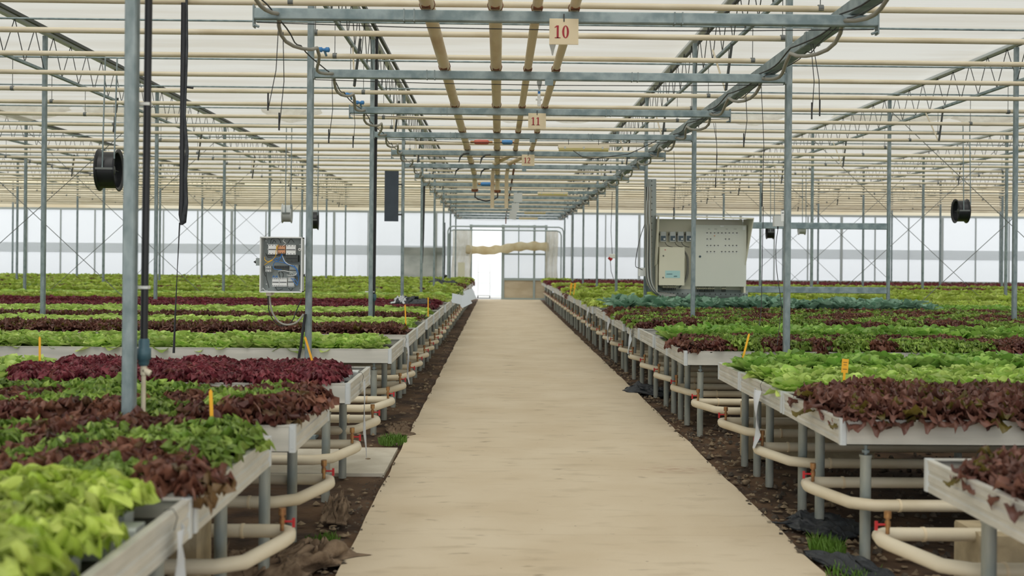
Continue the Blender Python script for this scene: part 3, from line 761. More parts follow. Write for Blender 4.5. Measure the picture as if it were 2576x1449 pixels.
BR = [
 (2.93, 3.98, 1.69, [('oak', dict(back=.1, front=.02))], 'nearest'),
 (4.96, 5.98, 1.69, [('oak', dict(front=.0, sc=1.08))], 'second'),
 (6.01, 7.05, 1.69, [('butter', {})], 'third'),
 (7.08, 7.74, 1.69, [('small', {})], 'fourth'),
 (8.72, 9.62, 1.61, [('mix', {})], 'fifth'),
 (9.66, 10.34, 1.61, [('small', dict(sc=1.25))], 'sixth'),
 (10.5, 11.5, 1.61, [], 'seventh'),
 (11.62, 12.6, 1.61, [('olive', {})], 'eighth'),
 (12.95, 14.05, 1.60, [('olive', dict(front=-.03))], 'ninth'),
 (14.12, 15.25, 1.60, [('olive', {})], 'tenth'),
 (15.4, 16.6, 1.60, [('cab', dict(x0=1.9, x1=6.6)), ('small', dict(x0=6.8))], 'eleventh'),
 (17.15, 18.3, 1.59, [('fg', {})], 'twelfth'),
 (18.4, 19.5, 1.59, [('butter', {})], 'thirteenth'),
 (19.7, 20.8, 1.59, [('fg', {})], 'fourteenth'),
 (21.35, 22.5, 1.59, [('fg', {})], 'fifteenth'),
 (22.7, 23.8, 1.58, [('oak', {})], 'sixteenth'),
 (24.0, 25.0, 1.58, [('fg', {})], 'seventeenth'),
 (25.5, 26.6, 1.58, [('rosso', {})], 'eighteenth'),
 (26.8, 27.9, 1.58, [('rosso', {})], 'nineteenth'),
 (28.1, 29.1, 1.58, [('fy', {})], 'twentieth'),
 (29.7, 30.8, 1.58, [('rosso', {})], 'twenty-first'),
 (31.0, 33.3, 1.58, [('rosso', {})], 'twenty-second'),
 (33.9, 35.3, 1.58, [('rosso', {})], 'twenty-third'),
 (35.5, 37.1, 1.58, [('fy', dict(x1=2.6)), ('oak', dict(x0=2.8))], 'last')]
VW = {'mix': 'mixed red and green endive', 'olive': 'mixed olive and brown endive', 'fy': 'yellow green and brown lettuce', 'fg': 'light green frilly lettuce', 'rosso': 'burgundy frilly lettuce', 'oak': 'dark brown oak leaf lettuce', 'butter': 'light green butterhead lettuce', 'small': 'small green lettuce', 'cab': 'blue green cabbage'}
for side, lst in (('left', BL), ('right', BR)):
    for y0, y1, xin, vs, dsc in lst:
        what = ' and '.join(VW[v] for v, _ in vs[:1]) if vs else 'nothing planted in it'
        bench(side, y0, y1, xin, f'aluminium bench with {what}, {dsc} bench on the {side}', 3 if y0 < 13 else 2)
        for v, kw in vs: fill(side, y0, y1, xin, v, f'{dsc} bench on the {side}', **kw)

# ------------------------------------------------------------------ lettuce heads
PAR = dict(
 fg=dict(K=38, L=.115, W=.032, e0=(22, 88), e1=(15, 84), A=.012, f=4.2, lobe=.08, cup=.1, fan=1, c0=(214, 224, 152), c1=(164, 190, 70), c2=(204, 218, 116)),
 rosso=dict(K=42, L=.1, W=.026, e0=(22, 88), e1=(15, 86), A=.011, f=4.6, lobe=.12, cup=.1, fan=1, c0=(150, 104, 88), c1=(104, 42, 52), c2=(150, 74, 82)),
 oak=dict(K=34, L=.115, W=.027, e0=(20, 86), e1=(-34, 64), A=.008, f=2.6, lobe=.2, cup=.3, fan=.5, c0=(150, 120, 84), c1=(94, 60, 52), c2=(134, 94, 80)),
 butter=dict(K=24, L=.112, W=.042, e0=(22, 86), e1=(-14, 78), A=.004, f=1.3, lobe=0, cup=.42, fan=.2, c0=(210, 226, 150), c1=(144, 180, 78), c2=(198, 218, 124)),
 mixg=dict(K=46, L=.112, W=.02, e0=(22, 88), e1=(5, 82), A=.011, f=4.6, lobe=.38, cup=.1, fan=.9, c0=(194, 210, 130), c1=(112, 146, 56), c2=(168, 194, 96)),
 mixr=dict(K=46, L=.112, W=.02, e0=(22, 88), e1=(5, 82), A=.011, f=4.6, lobe=.38, cup=.1, fan=.9, c0=(156, 136, 92), c1=(98, 56, 52), c2=(138, 94, 74)),
 small=dict(K=26, L=.112, W=.033, e0=(40, 88), e1=(5, 78), A=.004, f=1.4, lobe=0, cup=.42, fan=.2, c0=(182, 212, 124), c1=(116, 162, 66), c2=(168, 202, 102)),
 cab=dict(K=12, L=.25, W=.075, e0=(50, 82), e1=(-10, 55), A=.01, f=1.3, lobe=.05, cup=.25, fan=0, c0=(176, 200, 170), c1=(116, 156, 132), c2=(150, 186, 162)))
def linc(c): return np.array(lin(c)[:3])
def head(var, seed, nu, nv, K=None, Wk=1.0):
    P = PAR[var]; rs = np.random.RandomState(seed); K = K or P['K']
    Vs, Fs, Cs = [], [], []; off = 0
    for k in range(K):
        t = k / max(1, K - 1)
        az = k * 2.39996 + rs.uniform(-.25, .25)
        L = P['L'] * (1 - .42 * t) * rs.uniform(.85, 1.12); W = P['W'] * Wk * (1 - .25 * t) * rs.uniform(.85, 1.15)
        e0 = math.radians(P['e0'][0] + (P['e0'][1] - P['e0'][0]) * t + rs.uniform(-8, 8)); e1 = math.radians(P['e1'][0] + (P['e1'][1] - P['e1'][0]) * t + rs.uniform(-15, 15))
        u = np.linspace(0, 1, nu + 1)[:, None]; v = np.linspace(-1, 1, nv + 1)[None, :]
        el = e0 + (e1 - e0) * u ** 1.2
        dr = np.cos(el) * L / nu; dz = np.sin(el) * L / nu
        r = .008 + np.concatenate([[[0]], np.cumsum(dr[1:], 0)]); z = np.concatenate([[[0]], np.cumsum(dz[1:], 0)])
        fan = P.get('fan', 0); w = W * (fan * (.2 + 1.0 * u ** 1.2) + (1 - fan) * np.minimum(1, .26 + 1.35 * u) * (1 - .3 * np.clip((u - .65) / .35, 0, 1) ** 2)) * (1 + P['lobe'] * np.sin(u * (7 if fan > .8 else 4.5) * PI + rs.uniform(0, 6)))
        ph = rs.uniform(0, 6.28)
        edge = np.maximum(np.abs(v) ** 1.6, u ** 3)
        ruf = P['A'] * (.35 + u) * edge * np.sin(P['f'] * 2 * PI * u * 1.1 + ph + v * 4.5)
        ruf2 = P['A'] * .75 * (u ** 2) * np.sin(v * P['f'] * 2.2 + ph)
        nn = P['cup'] * (v ** 2) * w + ruf + ruf2
        uu = u * (1 - .32 * np.abs(v) ** 2.5 * u - .05 * fan * u * np.sin(v * 9 + ph))
        ua = u[:, 0]; r_ = np.interp(uu, ua, r[:, 0]); z_ = np.interp(uu, ua, z[:, 0]); e_ = np.interp(uu, ua, el[:, 0])
        R = r_ - np.sin(e_) * nn; Z = z_ + np.cos(e_) * nn; S = v * w * (1 + 0 * u)
        # wrap the leaf sideways a little round the head
        X = R * math.cos(az) - S * math.sin(az); Y = R * math.sin(az) + S * math.cos(az)
        Vs.append(np.stack([X, Y, Z], -1).reshape(-1, 3))
        i = np.arange(nu)[:, None] * (nv + 1) + np.arange(nv)[None, :] + off
        Fs.append(np.stack([i, i + 1, i + nv + 2, i + nv + 1], -1).reshape(-1, 4)); off += (nu + 1) * (nv + 1)
        a, b, c = linc(P['c0']), linc(P['c1']), linc(P['c2'])
        tip = rs.uniform(0, 1); leafc = b * (1 - tip) + c * tip
        if var == 'oak' and rs.rand() < .14: leafc = linc((104, 92, 40))
        if var in ('mixr', 'rosso') and rs.rand() < .1: leafc = leafc * np.array([1, 1.5, 1])
        f_ = np.clip((u - .05) * 2.2 + np.abs(v) * .5, 0, 1)[..., None]
        Cc = a * (1 - f_) + leafc * f_ * rs.uniform(.8, 1.2)
        Cs.append(Cc.reshape(-1, 3))
    return np.concatenate(Vs), np.concatenate(Fs), np.concatenate(Cs)
def np_mesh(name, V, F_, C):
    me = bpy.data.meshes.new(name)
    me.vertices.add(len(V)); me.vertices.foreach_set('co', V.astype(np.float32).ravel())
    me.loops.add(F_.size); me.loops.foreach_set('vertex_index', F_.astype(np.int32).ravel())
    me.polygons.add(len(F_)); me.polygons.foreach_set('loop_start', np.arange(0, F_.size, 4, dtype=np.int32))
    try: me.polygons.foreach_set('loop_total', np.full(len(F_), 4, np.int32))
    except Exception: pass
    me.polygons.foreach_set('use_smooth', np.ones(len(F_), bool))
    me.update(calc_edges=True)
    ca = me.color_attributes.new('pigment', 'FLOAT_COLOR', 'POINT')
    ca.data.foreach_set('color', np.concatenate([C, np.ones((len(C), 1))], 1).astype(np.float32).ravel())
    me.materials.append(M['leaf']); return me
ZP = ZB - .035
DET = dict(fg=(18, 12), rosso=(16, 10), oak=(12, 8), butter=(9, 8), mixg=(18, 6), mixr=(18, 6), small=(8, 6), cab=(9, 8))
HI = {v: [np_mesh(VAR[v][0], *head(v, 10 * i + 3, *DET[v])) for i in range(5)] for v in VAR}
for v in VAR:
    allp = sorted([p for p in PLANTS if p[0] == v], key=lambda p: p[2] ** 2 + (p[1] * .3) ** 2)
    near, rest = allp[:300], allp[300:]
    for p_ in near:
        o = bpy.data.objects.new(VAR[v][0], HI[v][prng.randrange(5)]); COL.objects.link(o)
        o.location = (p_[1], p_[2], ZP + prng.uniform(-.008, .008)); o.rotation_euler = (prng.uniform(-.12, .12), prng.uniform(-.12, .12), prng.uniform(0, 6.28)); o.scale = [p_[3]] * 3
        o['label'] = f'{VAR[v][2]} on the {p_[5]}'; o['category'] = VAR[v][1]; o['group'] = f'{VAR[v][2]}s on the {p_[5]}'
    if rest:
        LO = [[head(v, 7 * i + 1, 5, 4, max(10, int(PAR[v]['K'] * .5)), 1.4) for i in range(4)], [head(v, 9 * i + 2, 4, 3, 13, 1.7) for i in range(4)]]
        Vs, Fs, Cs = [], [], []; off = 0
        for q, p_ in enumerate(rest):
            V, F_, C = LO[0 if p_[2] < 20 else 1][q % 4]
            a = prng.uniform(0, 6.28); ca_, sa = math.cos(a), math.sin(a); s_ = p_[3]
            W_ = np.stack([(V[:, 0] * ca_ - V[:, 1] * sa) * s_ + p_[1], (V[:, 0] * sa + V[:, 1] * ca_) * s_ + p_[2], V[:, 2] * s_ + ZP], -1)
            Vs.append(W_); Fs.append(F_ + off); Cs.append(C * prng.uniform(.85, 1.15)); off += len(V)
        o = bpy.data.objects.new(VAR[v][0] + '_bed', np_mesh(VAR[v][0] + '_bed', np.concatenate(Vs), np.concatenate(Fs), np.concatenate(Cs))); COL.objects.link(o)
        tag(o, f'{VAR[v][2]} heads filling the benches farther back', VAR[v][1], None, 'stuff')
print('PLANTS', len(PLANTS))
# white growing channels on the first benches
def channel(y, xa, xb, label, grp):
    s = 1 if xb > xa else -1; z0 = ZB - .06; m = MB()
    pr = [(-.035, .0), (-.04, .04), (-.036, .048), (.036, .048), (.04, .04), (.035, 0)]
    n = 6; vs = [(xx, y + a, z0 + b) for xx in (xa, xb) for a, b in pr]
    m.add(vs, [(k, (k + 1) % n, (k + 1) % n + n, k + n) for k in range(n)] + [tuple(range(n)), tuple(range(n, 2 * n))[::-1]])
    one('growing_channel', m, 'pot', label, 'growing channel', grp, origin=(xa, y, z0))
for (y0, y1, xin, vs, dsc) in BL[:4]:
    n = int(round((y1 - y0 - .12) / .165))
    for j in range(n):
        y = y0 + .06 + (y1 - y0 - .12) * (j + .5) / n
        channel(y, xin - .06 - .03 * ((j * 7) % 4), -5.0 if y0 > 5 else -3.6, f'white channel end under the lettuce on the {dsc} left bench', f'white growing channels on the {dsc} left bench')
# ------------------------------------------------------------------ heating loops below benches
def loop(side, k):
    y = 4.92 + 1.0425 * k; s = 1 if side == 'right' else -1
    x = 1.66 if s > 0 else -.885
    z = .31; r = .03; L = 3.2 if y < 14 else 1.2
    yA, yB = y + .04, y + .56
    pts = [(x + s * (.2 + L), yA, z), (x + s * .32, yA, z), (x + s * .2, yA, z)] + [Vector((x + s * .17, yA + .02, z)), Vector((x + s * .1, yA + .06, z)), Vector((x + s * .01, yB - .16, z))] + [Vector((x + s * .0, yB - .1, z)), Vector((x + s * .012, yB - .03, z)), Vector((x + s * .05, yB, z)), (x + s * .1, yB, z)]
    pts2 = [(x + s * .1, yB, z), (x + s * .6, yB, z + .0), (x + s * (.2 + L), yB, z)]
    t = thing('heating_loop', f'cream bent heating pipe under the benches, {side} side, {ordn(k + 3)} from the camera', 'heating pipe', (x, y, z), 'bent heating pipes below the benches')
    def ob(nm, m, mt, par=t):
        o = obj(nm, m, mt, par); o.location = (-x, -y, -z) if par is t else (0, 0, 0); return o
    ob('bend', MB().tube(pts, r, 12), 'cream'); ob('straight_pipe', MB().tube(pts2, r, 12), 'cream')
    for xx, yy in ((x + s * .32, yA), (x + s * .22, yB)): ob('joint', MB().cyl((xx - .006, yy, z), (xx + .006, yy, z), r + .003, 12), 'cream_rust')
    vx, vy = x + s * .035, yB - .07
    v = ob('valve', MB().cyl((vx, vy, z + .02), (vx, vy, z + .05), .009, 10).cyl((vx, vy, z + .05), (vx, vy, z + .075), .013, 6).cyl((vx, vy, z + .075), (vx, vy, z + .088), .009, 8).cyl((vx, vy, z + .088), (vx, vy, z + .118), .0155, 12), 'brass')
    ob('lever', MB().box(vx - s * .05 - .006, vx - s * .05 + .006, vy - .004, vy + .004, z + .035, z + .075).cyl((vx, vy, z + .06), (vx - s * .05, vy, z + .06), .005, 6), 'red', v)
for side in ('left', 'right'):
    for k in range(-3, 31):
        if side == 'right' and k < -1: continue
        loop(side, k)
# ------------------------------------------------------------------ ground things: stones, cloth, film, blocks, grass
def rock(x, y, r, i):
    rs = random.Random(i); m = MB(); n = 10; vs = []
    for a in range(1, 6):
        for b in range(n):
            th = PI * a / 6; ph = 2 * PI * b / n; k = r * (.8 + .35 * mnoise.noise(Vector((math.cos(ph) * 1.3 + i, math.sin(ph) * 1.3, th * 1.5))))
            vs.append((k * math.sin(th) * math.cos(ph) * 1.25, k * math.sin(th) * math.sin(ph), k * math.cos(th) * .62))
    m.add(vs, [(a * n + b, a * n + (b + 1) % n, (a + 1) * n + (b + 1) % n, (a + 1) * n + b) for a in range(4) for b in range(n)], True)
    m.add([(0, 0, r * .5)] + vs[:n], [(0, 1 + (b + 1) % n, 1 + b)[::-1] for b in range(n)], True)
    o = obj('stone', m, 'stone', None); o.location = (x, y, -.01 + r * .15); o.rotation_euler[2] = rs.uniform(0, 6)
    s = 'right' if x > 0 else 'left'
    tag(o, f'small rounded earthy stone lying on the soil strip, {s} of the path', 'stone', f'stones on the soil {s} of the path')
rr = random.Random(5)
for i in range(64):
    s = 1 if rr.random() < .68 else -1
    y = 4.3 + 10 * rr.random() ** 1.5
    x = (1.68 + rr.random() ** 1.6 * .9) if s > 0 else (-.86 - rr.random() ** 1.5 * .6)
    rock(x, y, rr.uniform(.014, .034), i)
m = MB()
for i in range(900):
    if rr.random() < .75: x, y = rr.uniform(1.95, 3.6), rr.uniform(5.2, 9.5)
    else: x, y = (rr.uniform(1.62, 2.0), rr.uniform(4.2, 20))
    r = rr.uniform(.008, .026); q = rr.uniform(0, 6); z = -.02
    vs = [(x + r * math.cos(q + a) * rr.uniform(.8, 1.2), y + r * math.sin(q + a), z) for a in (0, 1.3, 2.5, 3.8, 5)] + [(x + r * .5 * math.cos(q + a), y + r * .5 * math.sin(q + a), z + r * .9) for a in (0, 1.3, 2.5, 3.8, 5)]
    m.add(vs, [(k, (k + 1) % 5, (k + 1) % 5 + 5, k + 5) for k in range(5)] + [(5, 6, 7, 8, 9)], True)
g_ = one('gravel', m, 'gravel', 'dark gravel scattered under the benches', 'gravel', origin=(0, 0, 0)); g_['kind'] = 'stuff'
# leaf litter and crumbs on the soil edges
m = MB()
for i in range(1500):
    s = 1 if rr.random() < .55 else -1; y = 4.2 + 22 * rr.random() ** 1.7
    x = 1.57 + abs(rr.gauss(0, .16)) if s > 0 else -.74 - abs(rr.gauss(0, .1)); r = rr.uniform(.006, .02); q = rr.uniform(0, 6)
    z = .0 if not (-.74 < x < 1.58) else .002
    if x < -.76 and 7 < y < 8.2: continue
    if not (-.74 < x < 1.58) or abs(x - .4) > 1.2: r *= .7
    m.add([(x + r * math.cos(q + a), y + 1.3 * r * math.sin(q + a), z + rr.uniform(0, .012)) for a in (0, 1.4, 2.9, 4.4)], [(0, 1, 2, 3)])
g_ = one('leaf_litter', m, 'gravel', 'dark crumbs and dry leaf litter along the path edges', 'leaf litter', origin=(0, 0, 0)); g_['kind'] = 'stuff'
m = MB()
for i in range(1300):
    s_ = 1 if rr.random() < .7 else -1; y = 4.2 + 16 * rr.random() ** 1.5
    x = 1.62 + abs(rr.gauss(0, .35)) if s_ > 0 else -.8 - abs(rr.gauss(0, .22)); r = rr.uniform(.008, .03); q = rr.uniform(0, 6); z = -.012
    if x < -.76 and 7 < y < 8.2: continue
    h_ = rr.uniform(.002, .02)
    p_ = [(x + r * rr.uniform(.5, 1.3) * math.cos(q + a), y + r * rr.uniform(.5, 1.3) * math.sin(q + a), z) for a in (0, 1.2, 2.4, 3.7, 5)]
    m.add(p_ + [(x, y, z + h_)], [(k, (k + 1) % 5, 5) for k in range(5)])
g_ = one('dry_debris', m, 'stone', 'tan dry crumbs and clods scattered over the soil strips', 'debris', origin=(0, 0, 0)); g_['kind'] = 'stuff'
def crumple(name, cx_, cy_, w, l, h, mt, label, cat, seed, rot=0, z0=-.0, folds=9):
    rows = []
    for j in range(49):
        row = []
        for i in range(49):
            u, v = i / 48 - .5, j / 48 - .5
            n = mnoise.noise(Vector((u * folds * .5 + seed, v * 2.5, seed))); n2 = mnoise.noise(Vector((u * folds + seed, v * 5, seed + 3)))
            e = max(0, 1 - (abs(u) * 2) ** 3) * max(0, 1 - (abs(v) * 2) ** 3)
            x, y = (u + .2 * n2) * w * (1 + .2 * mnoise.noise(Vector((v * 5, seed, 1)))), (v + .15 * n) * l * (1 + .2 * mnoise.noise(Vector((u * 5, seed, 4))))
            n3 = abs(mnoise.noise(Vector((u * folds * 2 + seed, v * 6, seed + 9)))); z = z0 + h * e * (.25 + .8 * abs(n) + .35 * n2 + .9 * n3) + .004
            row.append((cx_ + x * math.cos(rot) - y * math.sin(rot), cy_ + x * math.sin(rot) + y * math.cos(rot), max(z, z0 - .01)))
        rows.append(row)
    top = rows
    m = MB().sheet(top); m.sheet([[(x, y, z - .006) for x, y, z in r_] for r_ in top])
    return one(name, m, mt, label, cat)
crumple('crumpled_cloth', -.98, 4.96, .34, .6, .12, 'cloth', 'muddy crumpled cloth lying beside the nearest left bench leg', 'cloth', 3.1, -.5)
crumple('crumpled_cloth', -1.35, 4.9, .5, .5, .09, 'cloth', 'flat muddy cloth spread under the third left bench', 'cloth', 9.4, .4)
crumple('crumpled_cloth', -.94, 5.95, .16, .4, .1, 'cloth', 'twisted muddy cloth under the left heating pipe bend', 'cloth', 5.7, .1)
crumple('torn_film', 1.88, 5.75, .4, .45, .05, 'black_soft', 'torn black film on the soil beside the second right bench', 'film', 2.2, .6)
crumple('torn_film', 1.78, 4.85, .16, .75, .06, 'black_soft', 'long torn black film twisting along the soil near the camera', 'film', 6.6, .35)
crumple('torn_film', 1.75, 11.6, .3, .6, .08, 'black_soft', 'crumpled black film at the right path edge below the grey tag', 'film', 4.4, .7)
crumple('torn_film', -.86, 8.9, .2, .5, .06, 'cloth', 'small dirty rag on the soil below the fifth left bench', 'rag', 8.3, .2)
crumple('crumpled_plastic', -1.32, 15.0, .5, .3, .1, 'black_soft', 'dark and white crumpled plastic lying on the lettuce of the ninth left bench', 'plastic sheet', 1.7, 0, ZB + .12)
crumple('crumpled_plastic', -1.45, 15.0, .22, .26, .13, 'paper', 'white crumpled plastic beside the dark one on the ninth left bench', 'plastic sheet', 2.9, 0, ZB + .12)
crumple('crumpled_plastic', -1.6, 28.6, .9, .4, .12, 'black_soft', 'dark crumpled plastic lying on a far left bench near the door', 'plastic sheet', 3.7, 0, ZB + .08)
for nm, (x0, x1, y0, y1, z0, z1), lb in (('concrete_block', (2.10, 2.55, 4.38, 4.62, -.02, .33), 'beige concrete block on the soil beneath the nearest right bench'),
        ('concrete_block', (1.92, 2.9, 7.75, 7.98, -.02, .41), 'long beige concrete block beneath the fourth right bench'),
        ('concrete_block', (-1.33, -1.2, 4.12, 4.3, -.02, .52), 'brownish upright concrete block beneath the second left bench')):
    one(nm, MB().bev(x0, x1, y0, y1, z0, z1, .012), 'concrete_block', lb, 'concrete block')
def grass(x, y, n, R, h, label, seed):
    m = MB(); q = random.Random(seed)
    for i in range(n):
        a = q.uniform(0, 6.28); r = R * q.random() ** .7; bx_, by_ = x + r * math.cos(a), y + r * math.sin(a) * 1.4; hh = h * q.uniform(.5, 1.1); lx, ly = q.uniform(-.5, .5) * hh, q.uniform(-.5, .5) * hh; w = .0035
        m.add([(bx_ - w, by_, -.01), (bx_ + w, by_, -.01), (bx_ + lx * .4 + w * .7, by_ + ly * .4, hh * .6), (bx_ + lx * .4 - w * .7, by_ + ly * .4, hh * .6), (bx_ + lx, by_ + ly, hh)], [(0, 1, 2, 3), (3, 2, 4)])
    o = one('grass_tuft', m, 'grass', label, 'grass'); o['kind'] = 'stuff'
grass(1.72, 5.25, 260, .09, .08, 'bright grass tuft on the soil beside the path, right side', 1)
grass(-.86, 8.35, 300, .12, .06, 'green weeds at the left path edge beyond the pale pad', 2)
grass(-.92, 5.35, 160, .1, .04, 'low green weeds left of the path near the camera', 3)
grass(1.72, 4.78, 160, .14, .05, 'sparse weeds near the torn film, right side', 4)
# ------------------------------------------------------------------ plant tags
def plant_tag(px, py0, py1, d, dx, label, headed=False):
    a = at(px, py0, d); b = at(px + dx, py1 + 18, d); w = .0075
    t = thing('plant_tag', label, 'plant tag', tuple(b), 'yellow plant tags')
    u = (a - b); L = u.length; m = MB()
    m.box(-w, w, -.001, .001, 0, L * (.6 if headed else 1))
    if headed: m.box(-w * 2.7, w * 2.7, -.0012, .0012, L * .55, L)
    elif d < 12: m.add([(-w, -.001, L), (w, -.001, L), (0, -.001, L + .012)], [(0, 1, 2)])
    obj('stake', m, 'yellow', t)
    if headed:
        k = MB()
        for i, (zz, ww) in enumerate(((.88, 1.6), (.8, 1.2), (.66, 1.8))): k.box(-w * ww, w * ww, -.0022, -.0013, L * zz, L * zz + .003)
        obj('writing', k, 'ink', t)
    t.rotation_euler = (0, math.atan2(u.x, u.z), 0)
for a_ in [(530, 985, 1092, 4.35, 5, 'plain yellow tag standing in the mixed endive near the camera'), (100, 850, 905, 6.9, 0, 'plain yellow tag among butterhead lettuce at the far left edge'),
           (768, 850, 905, 7.0, 22, 'leaning yellow tag in the burgundy lettuce before the control box post'), (1019, 768, 800, 11.2, 2, 'yellow tag in the dark oak leaf lettuce, sixth left bench'),
           (1077, 748, 778, 13.4, 0, 'yellow tag on the left eighth bench beside the crumpled plastic'), (1884, 842, 882, 7.5, -15, 'leaning yellow tag in the small green lettuce right of the path')]: plant_tag(*a_)
plant_tag(2127, 903, 962, 6.1, -6, 'yellow tag with a broad written head beside the brown lettuce', True)
for i, px in enumerate((1438, 1447)): plant_tag(px, 712, 724, 19.5, -4, ['left yellow tag of a pair on the far right benches', 'right yellow tag of a pair on the far right benches'][i], True)
# ------------------------------------------------------------------ hanging paper tags on the bench rims
def hang_sheet(y, x, w, h, side, mt, label, seed, ztop=ZB - .04, fold=.02, cut=0):
    s = 1 if side == 'right' else -1; rows = []
    for j in range(13):
        v = j / 12; row = []
        for i in range(7):
            u = i / 6 - .5
            ww = w * (.55 + .45 * min(1, v * 3)) * (1 - cut * max(0, v - .7))
            bend = fold * math.sin(v * 3 + seed) + fold * .6 * math.sin(u * 4 + v * 5 + seed)
            row.append((x - s * (.012 + abs(bend)) - s * .02 * v, y + u * ww, ztop - h * v + .01 * u))
        rows.append(row)
    m = MB().sheet(rows); m.sheet([[(a + .0012, b, c_) for a, b, c_ in r_] for r_ in rows])
    t = thing('hanging_tag', label, 'paper tag', (x, y, ztop)); o = obj('sheet', m, mt, t); o.location = (-x, -y, -ztop)
    o = obj('wire_hook', MB().tube([(x - s * .01, y, ztop - .01), (x - s * .02, y, ztop + .03), (x - s * .006, y, ztop + .055), (x + s * .02, y, ztop + .05)], .0015, 4), 'wire', t); o.location = (-x, -y, -ztop)
hang_sheet(6.42, 1.69, .13, .36, 'right', 'paper', 'long white paper tag hanging from the third right bench rim', 1, fold=.03, cut=.6)
hang_sheet(12.1, 1.61, .22, .31, 'right', 'greyfilm', 'wide grey film tag hanging from the eighth right bench', 2.5)
hang_sheet(14.4, 1.60, .2, .34, 'right', 'paper', 'pale tag hanging from the tenth right bench rim', 3.5)
hang_sheet(17.6, 1.59, .2, .34, 'right', 'paper', 'pale tag hanging from the twelfth right bench rim', .5)
hang_sheet(6.75, -.91, .11, .5, 'left', 'paper', 'long narrow white paper hanging from the fourth left bench rim', 1.5, fold=.012)
hang_sheet(3.05, -.975, .12, .34, 'left', 'paper', 'white paper tag hanging from the nearest left bench rim', 2)
hang_sheet(9.9, -.91, .1, .4, 'left', 'paper', 'slim white paper hanging from the fifth left bench rim', 4)
for i, (px, py, d, w, h, rot) in enumerate([(1149, 752, 16.2, .16, .17, .2), (1168, 757, 17.2, .2, .2, -.45), (1182, 742, 20.5, .2, .24, -.3)]):
    a = at(px, py, d); t = thing('grey_board', ['pale board leaning at the left bench rim, nearest of three', 'tilted pale board on the left bench rim, middle of three', 'pale board on the left bench rim, farthest of three'][i], 'board', tuple(a))
    obj('panel', MB().bev(-w / 2, w / 2, -.004, .004, -h / 2, h / 2, .002), 'greyfilm', t); t.rotation_euler = (-.5, rot, .3)
# ------------------------------------------------------------------ near left: irrigation pipe by the post, black strap
x, y = -1.565, 4.505
t = thing('drop_pipe', 'dark vertical drop pipe with teal coupling beside the nearest left post', 'pipe', (x, y, 1.0))
def obx(nm, m, mt, lb=None): o = obj(nm, m, mt, t, label=lb); o.location = (-x, -y, -1.0)
obx('riser', MB().tube([(x + .015, y, 4.38), (x + .005, y, 2.0), (x, y, 1.12)], .0165, 12), 'black')
obx('coupling', MB().lathe([(.018, 1.14), (.024, 1.13), (.024, 1.1), (.031, 1.095), (.031, 1.05), (.024, 1.045), (.024, 1.03), (.017, 1.02)], (x, y, 0), n=14), 'teal', 'dark teal coupling')
obx('lower_fitting', MB().cyl((x, y, 1.03), (x, y, .98), .014, 10).cyl((x, y, 1.0), (x + .03, y, .985), .014, 10).cyl((x, y, .98), (x, y, .60), .010, 10), 'cream')
obx('clip', MB().box(x - .035, x + .02, y - .02, y + .02, 1.36, 1.373).box(x - .035, x + .02, y - .02, y + .02, 2.17, 2.183), 'white')
x, y = -1.34, 12.86
xx = at(941, 700, y).x
t = thing('drop_pipe', 'dark vertical drop pipe beside the third left post', 'pipe', (xx, y, 1.0)); x = xx
obx('riser', MB().tube([(x + .01, y, 4.35), (x, y, 1.04)], .02, 12), 'black')
obx('coupling', MB().lathe([(.02, 1.06), (.032, 1.05), (.032, .99), (.02, .97)], (x, y, 0), n=14), 'teal')
obx('lower_fitting', MB().cyl((x, y, .98), (x, y, .6), .014, 8), 'fix')
obx('clip', MB().box(x - .11, x + .01, y - .02, y + .0, 1.08, 1.095), 'white')
a = at(1062, 700, 21.3); m = MB().tube([at(1067, 460, 21.2), at(1064, 600, 21.2), at(1061, 662, 21.2)], .025, 8); one('drop_hose', m, 'black', 'dark hose hanging behind the fifth left post', 'hose')
m = MB().tube([at(1117, 560, 30), at(1117, 650, 30), at(1116, 690, 30), at(1119, 697, 30), at(1123, 692, 30)], .04, 8); one('drop_hose', m, 'black', 'dark hooked hose hanging beside the far left posts', 'hose')
# strap
d = 7.75
m = MB(); L_, R_ = [], []
pts = [(466, -300, 14), (463, -20, 14), (462, 120, 15), (460, 210, 13), (459, 300, 13), (458, 400, 12), (457, 500, 13), (455, 540, 12), (457, 562, 8)]
for px, py, w in pts: a = at(px - w / 2, py, d); b = at(px + w / 2, py, d); L_.append(a); R_.append(b)
def ribbon(Ls, Rs, th=.006):
    n = len(Ls); vs = [tuple(p) for p in Ls] + [tuple(p) for p in Rs] + [(p.x, p.y + th, p.z) for p in Ls] + [(p.x, p.y + th, p.z) for p in Rs]
    fs = []
    for k in range(n - 1): fs += [(k, k + 1, n + k + 1, n + k), (2 * n + k, 3 * n + k, 3 * n + k + 1, 2 * n + k + 1), (k, 2 * n + k, 2 * n + k + 1, k + 1), (n + k, n + k + 1, 3 * n + k + 1, 3 * n + k)]
    return MB().add(vs, fs, True)
t = thing('black_curtain_strap', 'long black folded strap hanging from the ceiling over the left benches', 'strap', tuple(at(460, 300, d)))
O_ = Vector(t.location)
o = obj('strap', ribbon(L_, R_), 'black', t); o.location = -O_
q0 = [(471, -300, 6), (469, 0, 6), (470, 120, 6), (468, 200, 5), (464, 290, 6), (470, 380, 9), (466, 450, 9), (468, 510, 10), (461, 560, 14), (456, 566, 6)]
o = obj('folded_side', ribbon([at(px - w / 2, py, d - .03) for px, py, w in q0], [at(px + w / 2, py, d - .03) for px, py, w in q0]), 'black_soft', t); o.location = -O_
o = obj('tail_string', MB().tube([at(452, 560, d), at(446, 680, d), at(441, 790, d), at(437, 888, d)], [.006, .003, .006, .01], 6), 'black', t); o.location = -O_
